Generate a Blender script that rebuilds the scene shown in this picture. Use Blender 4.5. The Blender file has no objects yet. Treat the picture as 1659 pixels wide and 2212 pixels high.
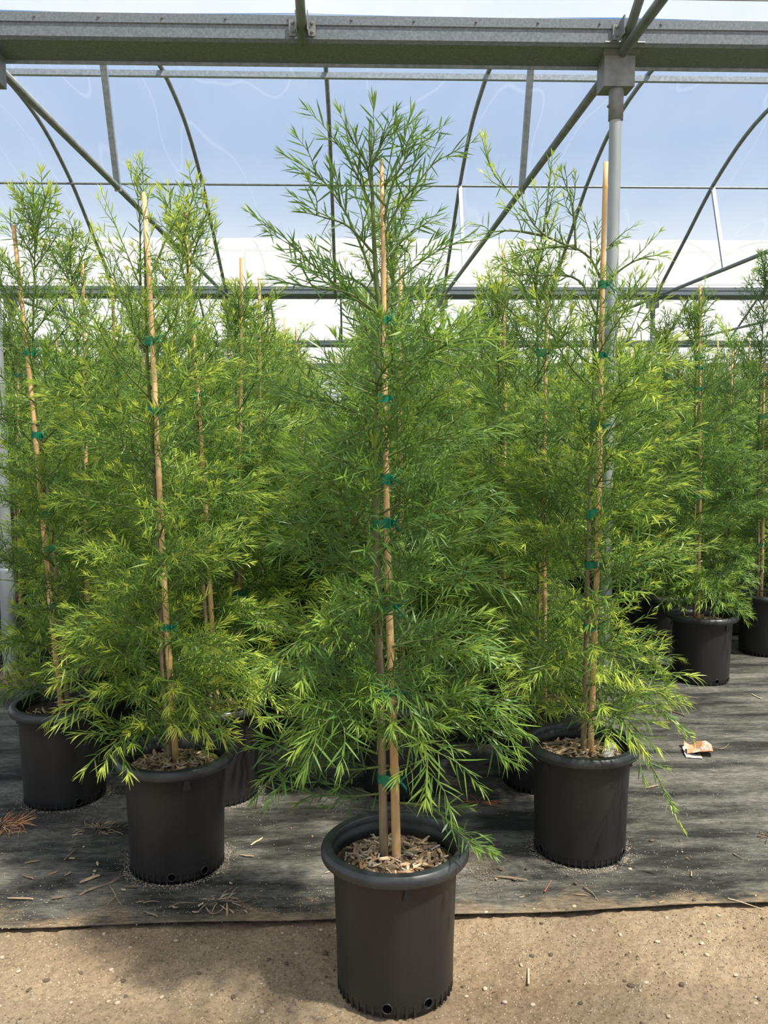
import bpy, bmesh, math, random
import numpy as np
from mathutils import Matrix, Vector

# ------------------------------------------------------------------ camera, sky, sun, exposure
SC = bpy.context.scene
COL = SC.collection
IMG_H = 2212.0
F_PX, PITCH, YAW, ROLL, CAM_H = 1938.95, 0.1015, 0.0355, -0.0025, 1.6
cd = bpy.data.cameras.new('camera'); cam = bpy.data.objects.new('camera', cd); COL.objects.link(cam)
cd.sensor_fit = 'VERTICAL'; cd.sensor_height = 24.0; cd.lens = F_PX / IMG_H * 24.0
cd.clip_start = 0.05; cd.clip_end = 500
_fw = Vector((math.sin(YAW)*math.cos(PITCH), math.cos(YAW)*math.cos(PITCH), -math.sin(PITCH)))
_rt = Vector((math.cos(YAW), -math.sin(YAW), 0)); _up = _rt.cross(_fw)
_r2 = _rt*math.cos(ROLL) + _up*math.sin(ROLL); _u2 = -_rt*math.sin(ROLL) + _up*math.cos(ROLL)
cam.matrix_world = Matrix(((_r2.x,_u2.x,-_fw.x,0),(_r2.y,_u2.y,-_fw.y,0),(_r2.z,_u2.z,-_fw.z,CAM_H),(0,0,0,1)))
SC.camera = cam
SC.view_settings.view_transform = 'Standard'; SC.view_settings.look = 'None'
SC.view_settings.exposure = 0.0; SC.view_settings.gamma = 1.0; SC.view_settings.use_curve_mapping = False
SC.cycles.transparent_max_bounces = 20
SC.cycles.max_bounces = 6; SC.cycles.diffuse_bounces = 3; SC.cycles.glossy_bounces = 2

SUN_STRENGTH, SKY_STRENGTH = 12.5, 1.0
wd = bpy.data.worlds.new('sky'); SC.world = wd; wd.use_nodes = True
wn, wl = wd.node_tree.nodes, wd.node_tree.links
wn.clear()
w_out = wn.new('ShaderNodeOutputWorld'); w_bg = wn.new('ShaderNodeBackground')
w_tc = wn.new('ShaderNodeTexCoord'); w_sep = wn.new('ShaderNodeSeparateXYZ'); w_ramp = wn.new('ShaderNodeValToRGB')
wl.new(w_tc.outputs['Generated'], w_sep.inputs[0]); wl.new(w_sep.outputs['Z'], w_ramp.inputs[0])
e = w_ramp.color_ramp.elements       # white haze over the horizon, pale blue above it
e[0].position = 0.0; e[0].color = (0.98, 0.97, 0.96, 1)
e[1].position = 1.0; e[1].color = (0.14, 0.29, 0.60, 1)
for p_, c_ in ((0.12, (0.90,0.91,0.93,1)), (0.17, (0.74,0.81,0.90,1)), (0.215, (0.43,0.57,0.78,1)), (0.275, (0.24,0.40,0.68,1)), (0.40, (0.20,0.36,0.66,1))):
    q = e.new(p_); q.color = c_
w_bg.inputs['Strength'].default_value = SKY_STRENGTH
wl.new(w_ramp.outputs[0], w_bg.inputs[0]); wl.new(w_bg.outputs[0], w_out.inputs[0])
sd = bpy.data.lights.new('sun_offscreen', 'SUN'); sun = bpy.data.objects.new('sun_offscreen', sd); COL.objects.link(sun)
sd.energy = SUN_STRENGTH; sd.angle = math.radians(2.6); sd.color = (1.0, 0.94, 0.83)
sun.location = (8, -4, 20)
sun.rotation_euler = Vector((0.42, -0.30, 0.86)).to_track_quat('Z', 'Y').to_euler()

# ------------------------------------------------------------------ helpers
def tag(o, label=None, cat=None, group=None, kind=None):
    if label: o['label'] = label
    if cat: o['category'] = cat
    if group: o['group'] = group
    if kind: o['kind'] = kind
    return o

def link(name, data, parent=None, loc=None, mat4=None):
    o = bpy.data.objects.new(name, data); COL.objects.link(o)
    if parent is not None: o.parent = parent
    if mat4 is not None: o.matrix_basis = mat4
    elif loc is not None: o.location = loc
    return o

def empty(name, loc, rz=0.0):
    o = bpy.data.objects.new(name, None); COL.objects.link(o)
    o.empty_display_size = 0.1; o.location = loc; o.rotation_euler = (0, 0, rz)
    return o

class MB:
    """collects vertices and faces of one mesh"""
    def __init__(s): s.v = []; s.f = []
    def add(s, vs, fs):
        b = len(s.v); s.v += [tuple(map(float, p)) for p in vs]; s.f += [tuple(i + b for i in f) for f in fs]; return s
    def box(s, x0, x1, y0, y1, z0, z1):
        return s.add([(x,y,z) for z in (z0,z1) for y in (y0,y1) for x in (x0,x1)],
                     [(0,2,3,1),(4,5,7,6),(0,1,5,4),(2,6,7,3),(0,4,6,2),(1,3,7,5)])
    def tube(s, pts, rad, n=8, caps=True):
        pts = [Vector(p) for p in pts]; N = len(pts)
        rad = rad if hasattr(rad, '__len__') else [rad]*N
        vs = []; ref = None
        for i, p in enumerate(pts):
            t = (pts[min(i+1,N-1)] - pts[max(i-1,0)]).normalized()
            if ref is None: ref = Vector((0,0,1)) if abs(t.z) < .9 else Vector((1,0,0))
            u = t.cross(ref).normalized(); w = u.cross(t).normalized(); ref = w
            for k in range(n):
                a = 2*math.pi*k/n
                vs.append(p + (u*math.cos(a) + w*math.sin(a))*rad[i])
        fs = [(i*n+k, i*n+(k+1)%n, (i+1)*n+(k+1)%n, (i+1)*n+k) for i in range(N-1) for k in range(n)]
        if caps: fs += [tuple(reversed(range(n))), tuple(range((N-1)*n, N*n))]
        return s.add(vs, fs)
    def lathe(s, prof, n=48, ease=None):
        m = len(prof)
        vs = [(r*math.cos(2*math.pi*k/n), r*math.sin(2*math.pi*k/n), z) for r, z in prof for k in range(n)]
        fs = [(i*n+k, i*n+(k+1)%n, (i+1)*n+(k+1)%n, (i+1)*n+k) for i in range(m-1) for k in range(n)]
        return s.add(vs, fs)
    def prism_x(s, prof, x0, x1):        # closed yz polygon extruded along x
        n = len(prof)
        vs = [(x0,y,z) for y,z in prof] + [(x1,y,z) for y,z in prof]
        fs = [(k,(k+1)%n,n+(k+1)%n,n+k) for k in range(n)]
        fs += [tuple(reversed(range(n))), tuple(range(n,2*n))]
        return s.add(vs, fs)
    def mesh(s, name, mat, smooth=False):
        me = bpy.data.meshes.new(name); me.from_pydata(s.v, [], s.f)
        bm = bmesh.new(); bm.from_mesh(me); bmesh.ops.recalc_face_normals(bm, faces=bm.faces); bm.to_mesh(me); bm.free()
        me.materials.append(mat)
        if smooth: me.polygons.foreach_set('use_smooth', [True]*len(me.polygons))
        me.update(); return me

def spline(ctrl, n):
    """Catmull-Rom through control points, n samples"""
    P = np.asarray(ctrl, float)
    Q = np.vstack([2*P[0]-P[1], P, 2*P[-1]-P[-2]])
    out = []
    for t in np.linspace(0, len(P)-1-1e-9, n):
        i = int(t); u = t - i
        a, b, c, d = Q[i], Q[i+1], Q[i+2], Q[i+3]
        out.append(.5*((2*b) + (-a+c)*u + (2*a-5*b+4*c-d)*u*u + (-a+3*b-3*c+d)*u**3))
    return np.array(out)

def vnoise(x, y, seed=0):
    """smooth value noise on arrays"""
    def hsh(i, j):
        v = np.sin(i*127.1 + j*311.7 + seed*74.7)*43758.5453
        return v - np.floor(v)
    i, j = np.floor(x), np.floor(y); u, v = x-i, y-j
    u = u*u*(3-2*u); v = v*v*(3-2*v)
    return (hsh(i,j)*(1-u) + hsh(i+1,j)*u)*(1-v) + (hsh(i,j+1)*(1-u) + hsh(i+1,j+1)*u)*v

# ------------------------------------------------------------------ materials
def new_mat(name):
    m = bpy.data.materials.new(name); m.use_nodes = True
    nt = m.node_tree; b = nt.nodes['Principled BSDF']
    return m, nt, nt.nodes, nt.links, b

def ramp(nodes, stops):
    r = nodes.new('ShaderNodeValToRGB'); el = r.color_ramp.elements
    el[0].position, el[0].color = stops[0][0], (*stops[0][1], 1)
    el[1].position, el[1].color = stops[-1][0], (*stops[-1][1], 1)
    for p, c in stops[1:-1]:
        q = el.new(p); q.color = (*c, 1)
    return r

def noise(nodes, links, scale, detail=4, vec=None, stretch=None, coord='Object', rough=.55):
    tc = nodes.new('ShaderNodeTexCoord'); n = nodes.new('ShaderNodeTexNoise')
    n.inputs['Scale'].default_value = scale; n.inputs['Detail'].default_value = detail; n.inputs['Roughness'].default_value = rough
    if stretch:
        mp = nodes.new('ShaderNodeMapping'); mp.inputs['Scale'].default_value = stretch
        links.new(tc.outputs[coord], mp.inputs[0]); links.new(mp.outputs[0], n.inputs['Vector'])
    else: links.new(tc.outputs[coord], n.inputs['Vector'])
    return n

def simple(name, stops, scale, rough=.6, metal=0.0, bump=0.0, stretch=None, detail=4, spec=.5, bscale=None):
    m, nt, N, L, b = new_mat(name)
    n = noise(N, L, scale, detail, stretch=stretch); r = ramp(N, stops)
    L.new(n.outputs[0], r.inputs[0]); L.new(r.outputs[0], b.inputs['Base Color'])
    b.inputs['Roughness'].default_value = rough; b.inputs['Metallic'].default_value = metal
    b.inputs['Specular IOR Level'].default_value = spec
    if bump:
        n2 = noise(N, L, bscale or scale*2.5, 5, stretch=stretch); bp = N.new('ShaderNodeBump')
        bp.inputs['Strength'].default_value = bump; bp.inputs['Distance'].default_value = .01
        L.new(n2.outputs[0], bp.inputs['Height']); L.new(bp.outputs[0], b.inputs['Normal'])
    return m

M = {}
M['galv'] = simple('galvanised_steel', [(.3,(.20,.235,.26)),(.7,(.33,.37,.40))], 28, rough=.5, metal=.55, bump=.05)
M['galv_dark'] = simple('dark_grey_pipe', [(.3,(.135,.155,.15)),(.7,(.22,.24,.235))], 12, rough=.55, metal=.35)  # round pipes, a darker grey than the galvanised struts
M['gutter_steel'] = simple('spangled_gutter_steel', [(.35,(.105,.125,.142)),(.65,(.165,.19,.21))], 70, rough=.5, metal=.1, bump=.03)
M['cast'] = simple('cast_bracket', [(.3,(.15,.162,.165)),(.7,(.24,.25,.25))], 20, rough=.6, metal=.3)
M['bolt'] = simple('bolt_steel', [(.3,(.10,.10,.10)),(.7,(.22,.21,.20))], 60, rough=.5, metal=.5)
M['column'] = simple('column_zinc', [(.3,(.22,.25,.26)),(.7,(.36,.39,.40))], 9, rough=.5, metal=.3, stretch=(1,1,.15))
M['pot'] = None
M['tie'] = None

def film(name, milk, tint, streaks=False, alb=.93):
    m, nt, N, L, b = new_mat(name); N.remove(b); out = N['Material Output']
    tr = N.new('ShaderNodeBsdfTransparent'); tr.inputs[0].default_value = (*tint, 1)
    tl = N.new('ShaderNodeBsdfTranslucent'); tl.inputs[0].default_value = (alb,alb,alb*.99,1)
    df = N.new('ShaderNodeBsdfDiffuse'); df.inputs[0].default_value = (alb,alb,alb*.99,1)
    ms = N.new('ShaderNodeMixShader'); ms.inputs[0].default_value = .4; L.new(tl.outputs[0], ms.inputs[1]); L.new(df.outputs[0], ms.inputs[2])
    mx = N.new('ShaderNodeMixShader')
    n = noise(N, L, 1.3, 6, stretch=(1,.25,.25)); mr = N.new('ShaderNodeMapRange')
    mr.inputs['From Min'].default_value = .3; mr.inputs['From Max'].default_value = .75
    mr.inputs['To Min'].default_value = milk*.9; mr.inputs['To Max'].default_value = milk*1.12
    L.new(n.outputs[0], mr.inputs[0]); fac = mr.outputs[0]
    if streaks:                       # thin wavy streaks where the film turns milkier
        n2 = noise(N, L, 1.0, 1, stretch=(1,.22,.22)); r2 = ramp(N, [(0,(0,0,0)),(.492,(0,0,0)),(.5,(1,1,1)),(.508,(0,0,0)),(1,(0,0,0))])
        L.new(n2.outputs[0], r2.inputs[0])
        ma = N.new('ShaderNodeMath'); ma.operation = 'MULTIPLY_ADD'; ma.inputs[1].default_value = .05
        L.new(r2.outputs[0], ma.inputs[0]); L.new(fac, ma.inputs[2]); fac = ma.outputs[0]
    L.new(fac, mx.inputs[0]); L.new(tr.outputs[0], mx.inputs[1]); L.new(ms.outputs[0], mx.inputs[2])
    L.new(mx.outputs[0], out.inputs[0]); return m
M['film_milky'] = film('milky_polyethylene_film', .42, (.98,.98,.98), alb=.90)
M['film_clear'] = film('clear_polyethylene_film', .15, (.97,.975,.98), True)
M['film_old'] = film('aged_white_polyethylene_film', .55, (.97,.97,.97), alb=.80)

def pot_mat():
    m, nt, N, L, b = new_mat('black_pot_plastic')
    b.inputs['Roughness'].default_value = .46; b.inputs['Specular IOR Level'].default_value = .45
    n = noise(N, L, 7, 5, stretch=(1,1,.3)); r = ramp(N, [(.3,(.010,.010,.011)),(.75,(.022,.021,.020))])
    L.new(n.outputs[0], r.inputs[0])
    v = N.new('ShaderNodeTexVoronoi'); v.inputs['Scale'].default_value = 95   # dried spatter specks
    tc = N.new('ShaderNodeTexCoord'); L.new(tc.outputs['Object'], v.inputs['Vector'])
    r2 = ramp(N, [(.0,(1,1,1)),(.085,(.6,.6,.6)),(.12,(0,0,0)),(1,(0,0,0))]); L.new(v.outputs['Distance'], r2.inputs[0])
    n3 = noise(N, L, 5, 2); r3 = ramp(N, [(.5,(0,0,0)),(.68,(.45,.45,.45))]); L.new(n3.outputs[0], r3.inputs[0])
    mul = N.new('ShaderNodeMath'); mul.operation = 'MULTIPLY'; L.new(r2.outputs[0], mul.inputs[0]); L.new(r3.outputs[0], mul.inputs[1])
    mix = N.new('ShaderNodeMix'); mix.data_type = 'RGBA'
    L.new(mul.outputs[0], mix.inputs[0]); L.new(r.outputs[0], mix.inputs[6]); mix.inputs[7].default_value = (.33,.31,.28,1)
    L.new(mix.outputs[2], b.inputs['Base Color'])
    n2 = noise(N, L, 160, 2); bp = N.new('ShaderNodeBump'); bp.inputs['Strength'].default_value = .06; bp.inputs['Distance'].default_value = .004
    L.new(n2.outputs[0], bp.inputs['Height']); L.new(bp.outputs[0], b.inputs['Normal'])
    return m
M['pot'] = pot_mat()
M['rim'] = simple('worn_pot_rim', [(.3,(.016,.018,.019)),(.6,(.030,.034,.036)),(.8,(.07,.075,.075))], 16, rough=.38, bump=.04)

def leaf_mat():
    m, nt, N, L, b = new_mat('narrow_green_leaf'); out = N['Material Output']
    at = N.new('ShaderNodeAttribute'); at.attribute_name = 'leafcol'
    sp = N.new('ShaderNodeSeparateColor'); L.new(at.outputs['Color'], sp.inputs[0])
    oi = N.new('ShaderNodeObjectInfo')
    m1 = N.new('ShaderNodeMath'); m1.operation = 'MULTIPLY_ADD'; L.new(sp.outputs['Green'], m1.inputs[0])
    gm = N.new('ShaderNodeMath'); gm.operation = 'MULTIPLY'; gm.inputs[1].default_value = .34; so0 = N.new('ShaderNodeSeparateColor'); L.new(oi.outputs['Color'], so0.inputs[0])
    L.new(so0.outputs['Green'], gm.inputs[0]); L.new(gm.outputs[0], m1.inputs[1])
    so = N.new('ShaderNodeSeparateColor'); L.new(oi.outputs['Color'], so.inputs[0])
    yo = N.new('ShaderNodeMath'); yo.operation = 'MULTIPLY'; L.new(sp.outputs['Red'], yo.inputs[0]); L.new(so.outputs['Red'], yo.inputs[1])
    L.new(yo.outputs[0], m1.inputs[2])
    m2 = N.new('ShaderNodeMath'); m2.operation = 'MULTIPLY_ADD'; m2.inputs[1].default_value = .16; L.new(oi.outputs['Random'], m2.inputs[0])
    L.new(m1.outputs[0], m2.inputs[2])
    r = ramp(N, [(0,(.042,.108,.030)),(.28,(.092,.195,.038)),(.60,(.23,.355,.050)),(1,(.47,.56,.085))])
    L.new(m2.outputs[0], r.inputs[0]); L.new(r.outputs[0], b.inputs['Base Color'])
    b.inputs['Roughness'].default_value = .42; b.inputs['Specular IOR Level'].default_value = .45
    tl = N.new('ShaderNodeBsdfTranslucent')
    hs = N.new('ShaderNodeHueSaturation'); hs.inputs['Value'].default_value = 1.5; hs.inputs['Hue'].default_value = .485
    L.new(r.outputs[0], hs.inputs['Color']); L.new(hs.outputs[0], tl.inputs[0])
    mx = N.new('ShaderNodeMixShader'); mx.inputs[0].default_value = .36
    L.new(b.outputs[0], mx.inputs[1]); L.new(tl.outputs[0], mx.inputs[2]); L.new(mx.outputs[0], out.inputs[0])
    return m
M['leaf'] = leaf_mat()
M['twig'] = simple('green_twig', [(.3,(.07,.12,.025)),(.7,(.13,.17,.04))], 30, rough=.6)
M['bark'] = simple('young_bark', [(.25,(.10,.085,.045)),(.5,(.21,.17,.095)),(.8,(.33,.27,.17))], 40, rough=.8, bump=.3, stretch=(1,1,.2))
def stem_mat():
    m, nt, N, L, b = new_mat('stem_bark_to_green')
    n = noise(N, L, 40, 5, stretch=(1,1,.2)); r = ramp(N, [(.25,(.10,.08,.045)),(.5,(.20,.155,.09)),(.8,(.32,.25,.155))]); L.new(n.outputs[0], r.inputs[0])
    tc = N.new('ShaderNodeTexCoord'); sp = N.new('ShaderNodeSeparateXYZ'); L.new(tc.outputs['Object'], sp.inputs[0])
    mr = N.new('ShaderNodeMapRange'); mr.inputs['From Min'].default_value = .9; mr.inputs['From Max'].default_value = 1.75; L.new(sp.outputs['Z'], mr.inputs[0])
    mx = N.new('ShaderNodeMix'); mx.data_type = 'RGBA'; L.new(mr.outputs[0], mx.inputs[0]); L.new(r.outputs[0], mx.inputs[6]); mx.inputs[7].default_value = (.085,.125,.032,1)
    L.new(mx.outputs[2], b.inputs['Base Color']); b.inputs['Roughness'].default_value = .75; return m
M['bark'] = stem_mat()
M['bark_green'] = simple('green_young_bark', [(.3,(.075,.12,.03)),(.7,(.13,.17,.05))], 30, rough=.7)
def bamboo_mat():
    m, nt, N, L, b = new_mat('bamboo_cane')
    n = noise(N, L, 30, 6, stretch=(1,1,.06)); r = ramp(N, [(.25,(.33,.19,.075)),(.5,(.56,.37,.17)),(.8,(.68,.48,.25))])
    L.new(n.outputs[0], r.inputs[0])
    n2 = noise(N, L, 9, 3); r2 = ramp(N, [(.60,(0,0,0)),(.72,(.6,.6,.6))]); L.new(n2.outputs[0], r2.inputs[0])
    mix = N.new('ShaderNodeMix'); mix.data_type = 'RGBA'; L.new(r2.outputs[0], mix.inputs[0]); L.new(r.outputs[0], mix.inputs[6]); mix.inputs[7].default_value = (.30,.21,.13,1)
    L.new(mix.outputs[2], b.inputs['Base Color']); b.inputs['Roughness'].default_value = .5
    return m
M['bamboo'] = bamboo_mat()
def tie_mat():
    m, nt, N, L, b = new_mat('green_plastic_tape'); out = N['Material Output']
    b.inputs['Base Color'].default_value = (.0,.20,.115,1); b.inputs['Roughness'].default_value = .25
    tl = N.new('ShaderNodeBsdfTranslucent'); tl.inputs[0].default_value = (.0,.33,.19,1)
    n = noise(N, L, 60, 3); bp = N.new('ShaderNodeBump'); bp.inputs['Strength'].default_value = .5; bp.inputs['Distance'].default_value = .004
    L.new(n.outputs[0], bp.inputs['Height']); L.new(bp.outputs[0], b.inputs['Normal'])
    mx = N.new('ShaderNodeMixShader'); mx.inputs[0].default_value = .25
    L.new(b.outputs[0], mx.inputs[1]); L.new(tl.outputs[0], mx.inputs[2]); L.new(mx.outputs[0], out.inputs[0]); return m
M['tie'] = tie_mat()
M['mulch'] = simple('bark_mulch', [(.25,(.035,.022,.012)),(.5,(.13,.088,.05)),(.75,(.33,.25,.16))], 70, rough=.95, bump=.9, detail=6)
M['potting'] = simple('dark_potting_mix', [(.25,(.016,.010,.006)),(.55,(.05,.033,.021)),(.78,(.16,.12,.085))], 80, rough=.95, bump=.9, detail=6)
for i_, c_ in enumerate([((.30,.20,.11),(.52,.39,.24)), ((.20,.135,.08),(.38,.28,.175)), ((.42,.32,.20),(.62,.50,.34)), ((.13,.085,.05),(.24,.17,.11)), ((.34,.32,.29),(.48,.46,.42)), ((.36,.17,.07),(.5,.28,.13))]):
    M['chip%d' % i_] = simple('wood_chip_%d' % i_, [(.3,c_[0]),(.7,c_[1])], 60, rough=.85, bump=.3, stretch=(.15,1,1))
M['pebble'] = simple('pale_pebble', [(.3,(.36,.29,.20)),(.7,(.52,.45,.34))], 60, rough=.8, bump=.2)
M['clod'] = simple('dark_soil_clod', [(.3,(.10,.072,.046)),(.7,(.23,.17,.11))], 60, rough=.95, bump=.6)
M['needle_orange'] = simple('dry_orange_needle', [(.3,(.42,.17,.06)),(.7,(.70,.40,.19))], 25, rough=.7)
M['needle_red'] = simple('dry_red_needle', [(.3,(.26,.075,.03)),(.7,(.42,.16,.08))], 25, rough=.7)
M['needle_grey'] = simple('dry_grey_root', [(.3,(.14,.10,.065)),(.7,(.36,.27,.18))], 25, rough=.8)
M['paper'] = simple('plain_white_paper', [(.3,(.40,.39,.36)),(.7,(.56,.55,.52))], 30, rough=.6, bump=.1)
M['paper_orange'] = simple('orange_printed_paper', [(.38,(.55,.47,.38)),(.5,(.50,.26,.13)),(.75,(.56,.30,.17))], 22, rough=.5, bump=.15)
M['print_white'] = simple('white_print', [(.3,(.80,.80,.78)),(.7,(.85,.85,.83))], 10, rough=.5)

def soil_mat():
    m, nt, N, L, b = new_mat('bare_tan_soil')
    n1 = noise(N, L, 1.6, 5); r1 = ramp(N, [(.3,(.31,.222,.142)),(.5,(.42,.318,.205)),(.72,(.52,.405,.27))]); L.new(n1.outputs[0], r1.inputs[0])
    n2 = noise(N, L, 80, 8, rough=.75); r2 = ramp(N, [(.30,(.38,.36,.33)),(.47,(.9,.9,.9)),(.62,(1.12,1.1,1.07)),(.75,(1.5,1.5,1.46))]); L.new(n2.outputs[0], r2.inputs[0])
    mu = N.new('ShaderNodeMix'); mu.data_type = 'RGBA'; mu.blend_type = 'MULTIPLY'; mu.inputs[0].default_value = 1
    L.new(r1.outputs[0], mu.inputs[6]); L.new(r2.outputs[0], mu.inputs[7]); L.new(mu.outputs[2], b.inputs['Base Color'])
    b.inputs['Roughness'].default_value = .95; b.inputs['Specular IOR Level'].default_value = .1
    n3 = noise(N, L, 75, 9, rough=.78); bp = N.new('ShaderNodeBump'); bp.inputs['Strength'].default_value = .75; bp.inputs['Distance'].default_value = .018
    L.new(n3.outputs[0], bp.inputs['Height']); L.new(bp.outputs[0], b.inputs['Normal'])
    return m
M['soil'] = soil_mat()

def cloth_mat():
    m, nt, N, L, b = new_mat('dusty_black_ground_cloth')
    tc = N.new('ShaderNodeTexCoord'); sx = N.new('ShaderNodeSeparateXYZ'); L.new(tc.outputs['Object'], sx.inputs[0])
    base = noise(N, L, 6, 9, stretch=(.35,1.9,1), rough=.68)
    rb = ramp(N, [(.32,(.012,.012,.011)),(.5,(.030,.030,.026)),(.66,(.075,.073,.062)),(.82,(.16,.155,.135))]); L.new(base.outputs[0], rb.inputs[0])
    # patches of settled dust
    n2 = noise(N, L, 3.0, 8, stretch=(.45,1.7,1), rough=.66)
    rd = ramp(N, [(.42,(0,0,0)),(.56,(.34,.34,.34)),(.80,(.9,.9,.9))]); L.new(n2.outputs[0], rd.inputs[0])
    mx = N.new('ShaderNodeMix'); mx.data_type = 'RGBA'; L.new(rd.outputs[0], mx.inputs[0]); L.new(rb.outputs[0], mx.inputs[6]); mx.inputs[7].default_value = (.33,.315,.27,1)
    # spilled tan soil along the front edge
    ge = N.new('ShaderNodeMapRange'); ge.inputs['From Min'].default_value = 2.72; ge.inputs['From Max'].default_value = 2.98; ge.inputs['To Min'].default_value = .36; ge.inputs['To Max'].default_value = 0
    L.new(sx.outputs['Y'], ge.inputs[0])
    n4 = noise(N, L, 4.5, 8, rough=.7); a4 = N.new('ShaderNodeMath'); a4.operation = 'ADD'; L.new(n4.outputs[0], a4.inputs[0]); L.new(ge.outputs[0], a4.inputs[1])
    r4 = ramp(N, [(.66,(0,0,0)),(.86,(.9,.9,.9))]); L.new(a4.outputs[0], r4.inputs[0])
    m4 = N.new('ShaderNodeMix'); m4.data_type = 'RGBA'; L.new(r4.outputs[0], m4.inputs[0]); L.new(mx.outputs[2], m4.inputs[6]); m4.inputs[7].default_value = (.25,.19,.12,1)
    fine = noise(N, L, 60, 8, rough=.78, stretch=(.5,1.5,1)); rf = ramp(N, [(.33,(.40,.40,.40)),(.5,(.95,.95,.95)),(.66,(1.6,1.58,1.5))]); L.new(fine.outputs[0], rf.inputs[0])
    mu = N.new('ShaderNodeMix'); mu.data_type = 'RGBA'; mu.blend_type = 'MULTIPLY'; mu.inputs[0].default_value = 1
    L.new(m4.outputs[2], mu.inputs[6]); L.new(rf.outputs[0], mu.inputs[7]); L.new(mu.outputs[2], b.inputs['Base Color'])
    b.inputs['Roughness'].default_value = .8; b.inputs['Specular IOR Level'].default_value = .25
    n3 = noise(N, L, 60, 8, rough=.75); bp = N.new('ShaderNodeBump'); bp.inputs['Strength'].default_value = .7; bp.inputs['Distance'].default_value = .008
    L.new(n3.outputs[0], bp.inputs['Height']); L.new(bp.outputs[0], b.inputs['Normal'])
    return m
M['cloth'] = cloth_mat()

# ------------------------------------------------------------------ ground
def grid_mesh(name, xs, ys, zf, mat, edge=None):
    X, Y = np.meshgrid(xs, ys); Z = zf(X, Y); ny, nx = X.shape
    V = np.stack([X, Y, Z], -1).reshape(-1, 3)
    idx = np.arange(nx*ny).reshape(ny, nx)
    Fq = np.stack([idx[:-1,:-1], idx[:-1,1:], idx[1:,1:], idx[1:,:-1]], -1).reshape(-1, 4)
    me = bpy.data.meshes.new(name); me.from_pydata(V.tolist(), [], Fq.tolist()); me.materials.append(mat)
    me.polygons.foreach_set('use_smooth', [True]*len(me.polygons)); me.update(); return me

def soil_z(X, Y):
    z = (vnoise(X*6, Y*6, 1)-.5)*.012 + (vnoise(X*22, Y*22, 2)-.5)*.009 + (vnoise(X*60, Y*60, 3)-.5)*.006
    peb = vnoise(X*95, Y*95, 4); z = z + np.clip(peb-.72, 0, 1)*.022
    edge = np.clip((np.abs(X-.15)-1.9)/.5, 0, 1)
    return (z - .012)*(1-edge) - .012*edge
def near_pts(lo, a, b, hi, coarse, fine):
    return np.unique(np.round(np.concatenate([np.arange(lo, a, coarse), np.arange(a, b, fine), np.arange(b, hi+.001, coarse)]), 4))
sx_ = near_pts(-26.0, -1.5, 1.8, 26.0, 4.9, .0072); sy_ = near_pts(-8.0, 1.9, 2.86, 50.0, 4.0, .0072)
floor = link('floor', grid_mesh('floor', sx_, sy_, soil_z, M['soil']))
tag(floor, 'bare tan soil strewn with grit in front of the black ground cloth', 'ground', kind='structure')

def cloth_edge(x):   # y of the front hem of the cloth
    return 2.735 + .042*np.clip((x+.1)/1.5, 0, 2) + .006*np.sin(x*7) + (vnoise(x*3, x*0, 9)-.5)*.016
cx_ = near_pts(-25.0, -2.4, 2.6, 25.0, 4.52, .02); cv_ = np.concatenate([np.linspace(0, 1.6, 80), np.linspace(1.7, 6, 60), np.linspace(7, 44, 20)])
def cloth_mesh():
    X, Vv = np.meshgrid(cx_, cv_)
    Yb = cloth_edge(cx_)[None, :]; Y = Yb*np.clip(1-Vv/1.6, 0, 1) + 2.75*(1-np.clip(1-Vv/1.6, 0, 1)) + Vv
    near = np.clip(1-(np.abs(X)-2)/.6, 0, 1)
    Z = .004 + near*((vnoise(X*1.6, Y*11, 5)-.5)*.008*np.exp(-Vv/.9) + (vnoise(X*5, Y*5, 6)-.5)*.006*np.exp(-Vv/3))
    Z = Z + np.exp(-Vv/.02)*(.0015+.006*vnoise(X*3.3, Y*0, 7))*near
    ny, nx = X.shape
    V = np.stack([X, Y, Z], -1).reshape(-1, 3).tolist()
    idx = np.arange(nx*ny).reshape(ny, nx)
    Fq = np.stack([idx[:-1,:-1], idx[:-1,1:], idx[1:,1:], idx[1:,:-1]], -1).reshape(-1, 4).tolist()
    b0 = len(V); V += [(float(X[0,i]), float(Y[0,i])+.002, float(Z[0,i])-.0025) for i in range(nx)]
    Fq += [(i, b0+i, b0+i+1, i+1) for i in range(nx-1)]
    me = bpy.data.meshes.new('ground_cloth'); me.from_pydata(V, [], Fq); me.materials.append(M['cloth'])
    me.polygons.foreach_set('use_smooth', [True]*len(me.polygons)); me.update(); return me
gc = link('ground_cloth', cloth_mesh())
tag(gc, 'dusty black woven ground cloth under all the potted trees', 'ground cloth', kind='structure')

# ------------------------------------------------------------------ greenhouse frame
D1, BAY, X0, STEP = 5.458, 10.223, 1.569, 3.666
XA, XB = -20.5, 23.5
GUT_Z0, GUT_Z1 = 3.628, 3.862
ARCH_S = [(-4.98,3.72),(-4.3,4.08),(-3.6,4.45),(-3.0,4.78),(-2.5,5.02),(-1.73,5.30),(-1.0,5.45),(0,5.52),
          (1.0,5.45),(1.73,5.30),(2.5,5.02),(3.0,4.78),(3.6,4.45),(4.3,4.08),(4.98,3.72)]
def arch_z(s): return float(np.interp(s, [p[0] for p in ARCH_S], [p[1] for p in ARCH_S]))

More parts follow.
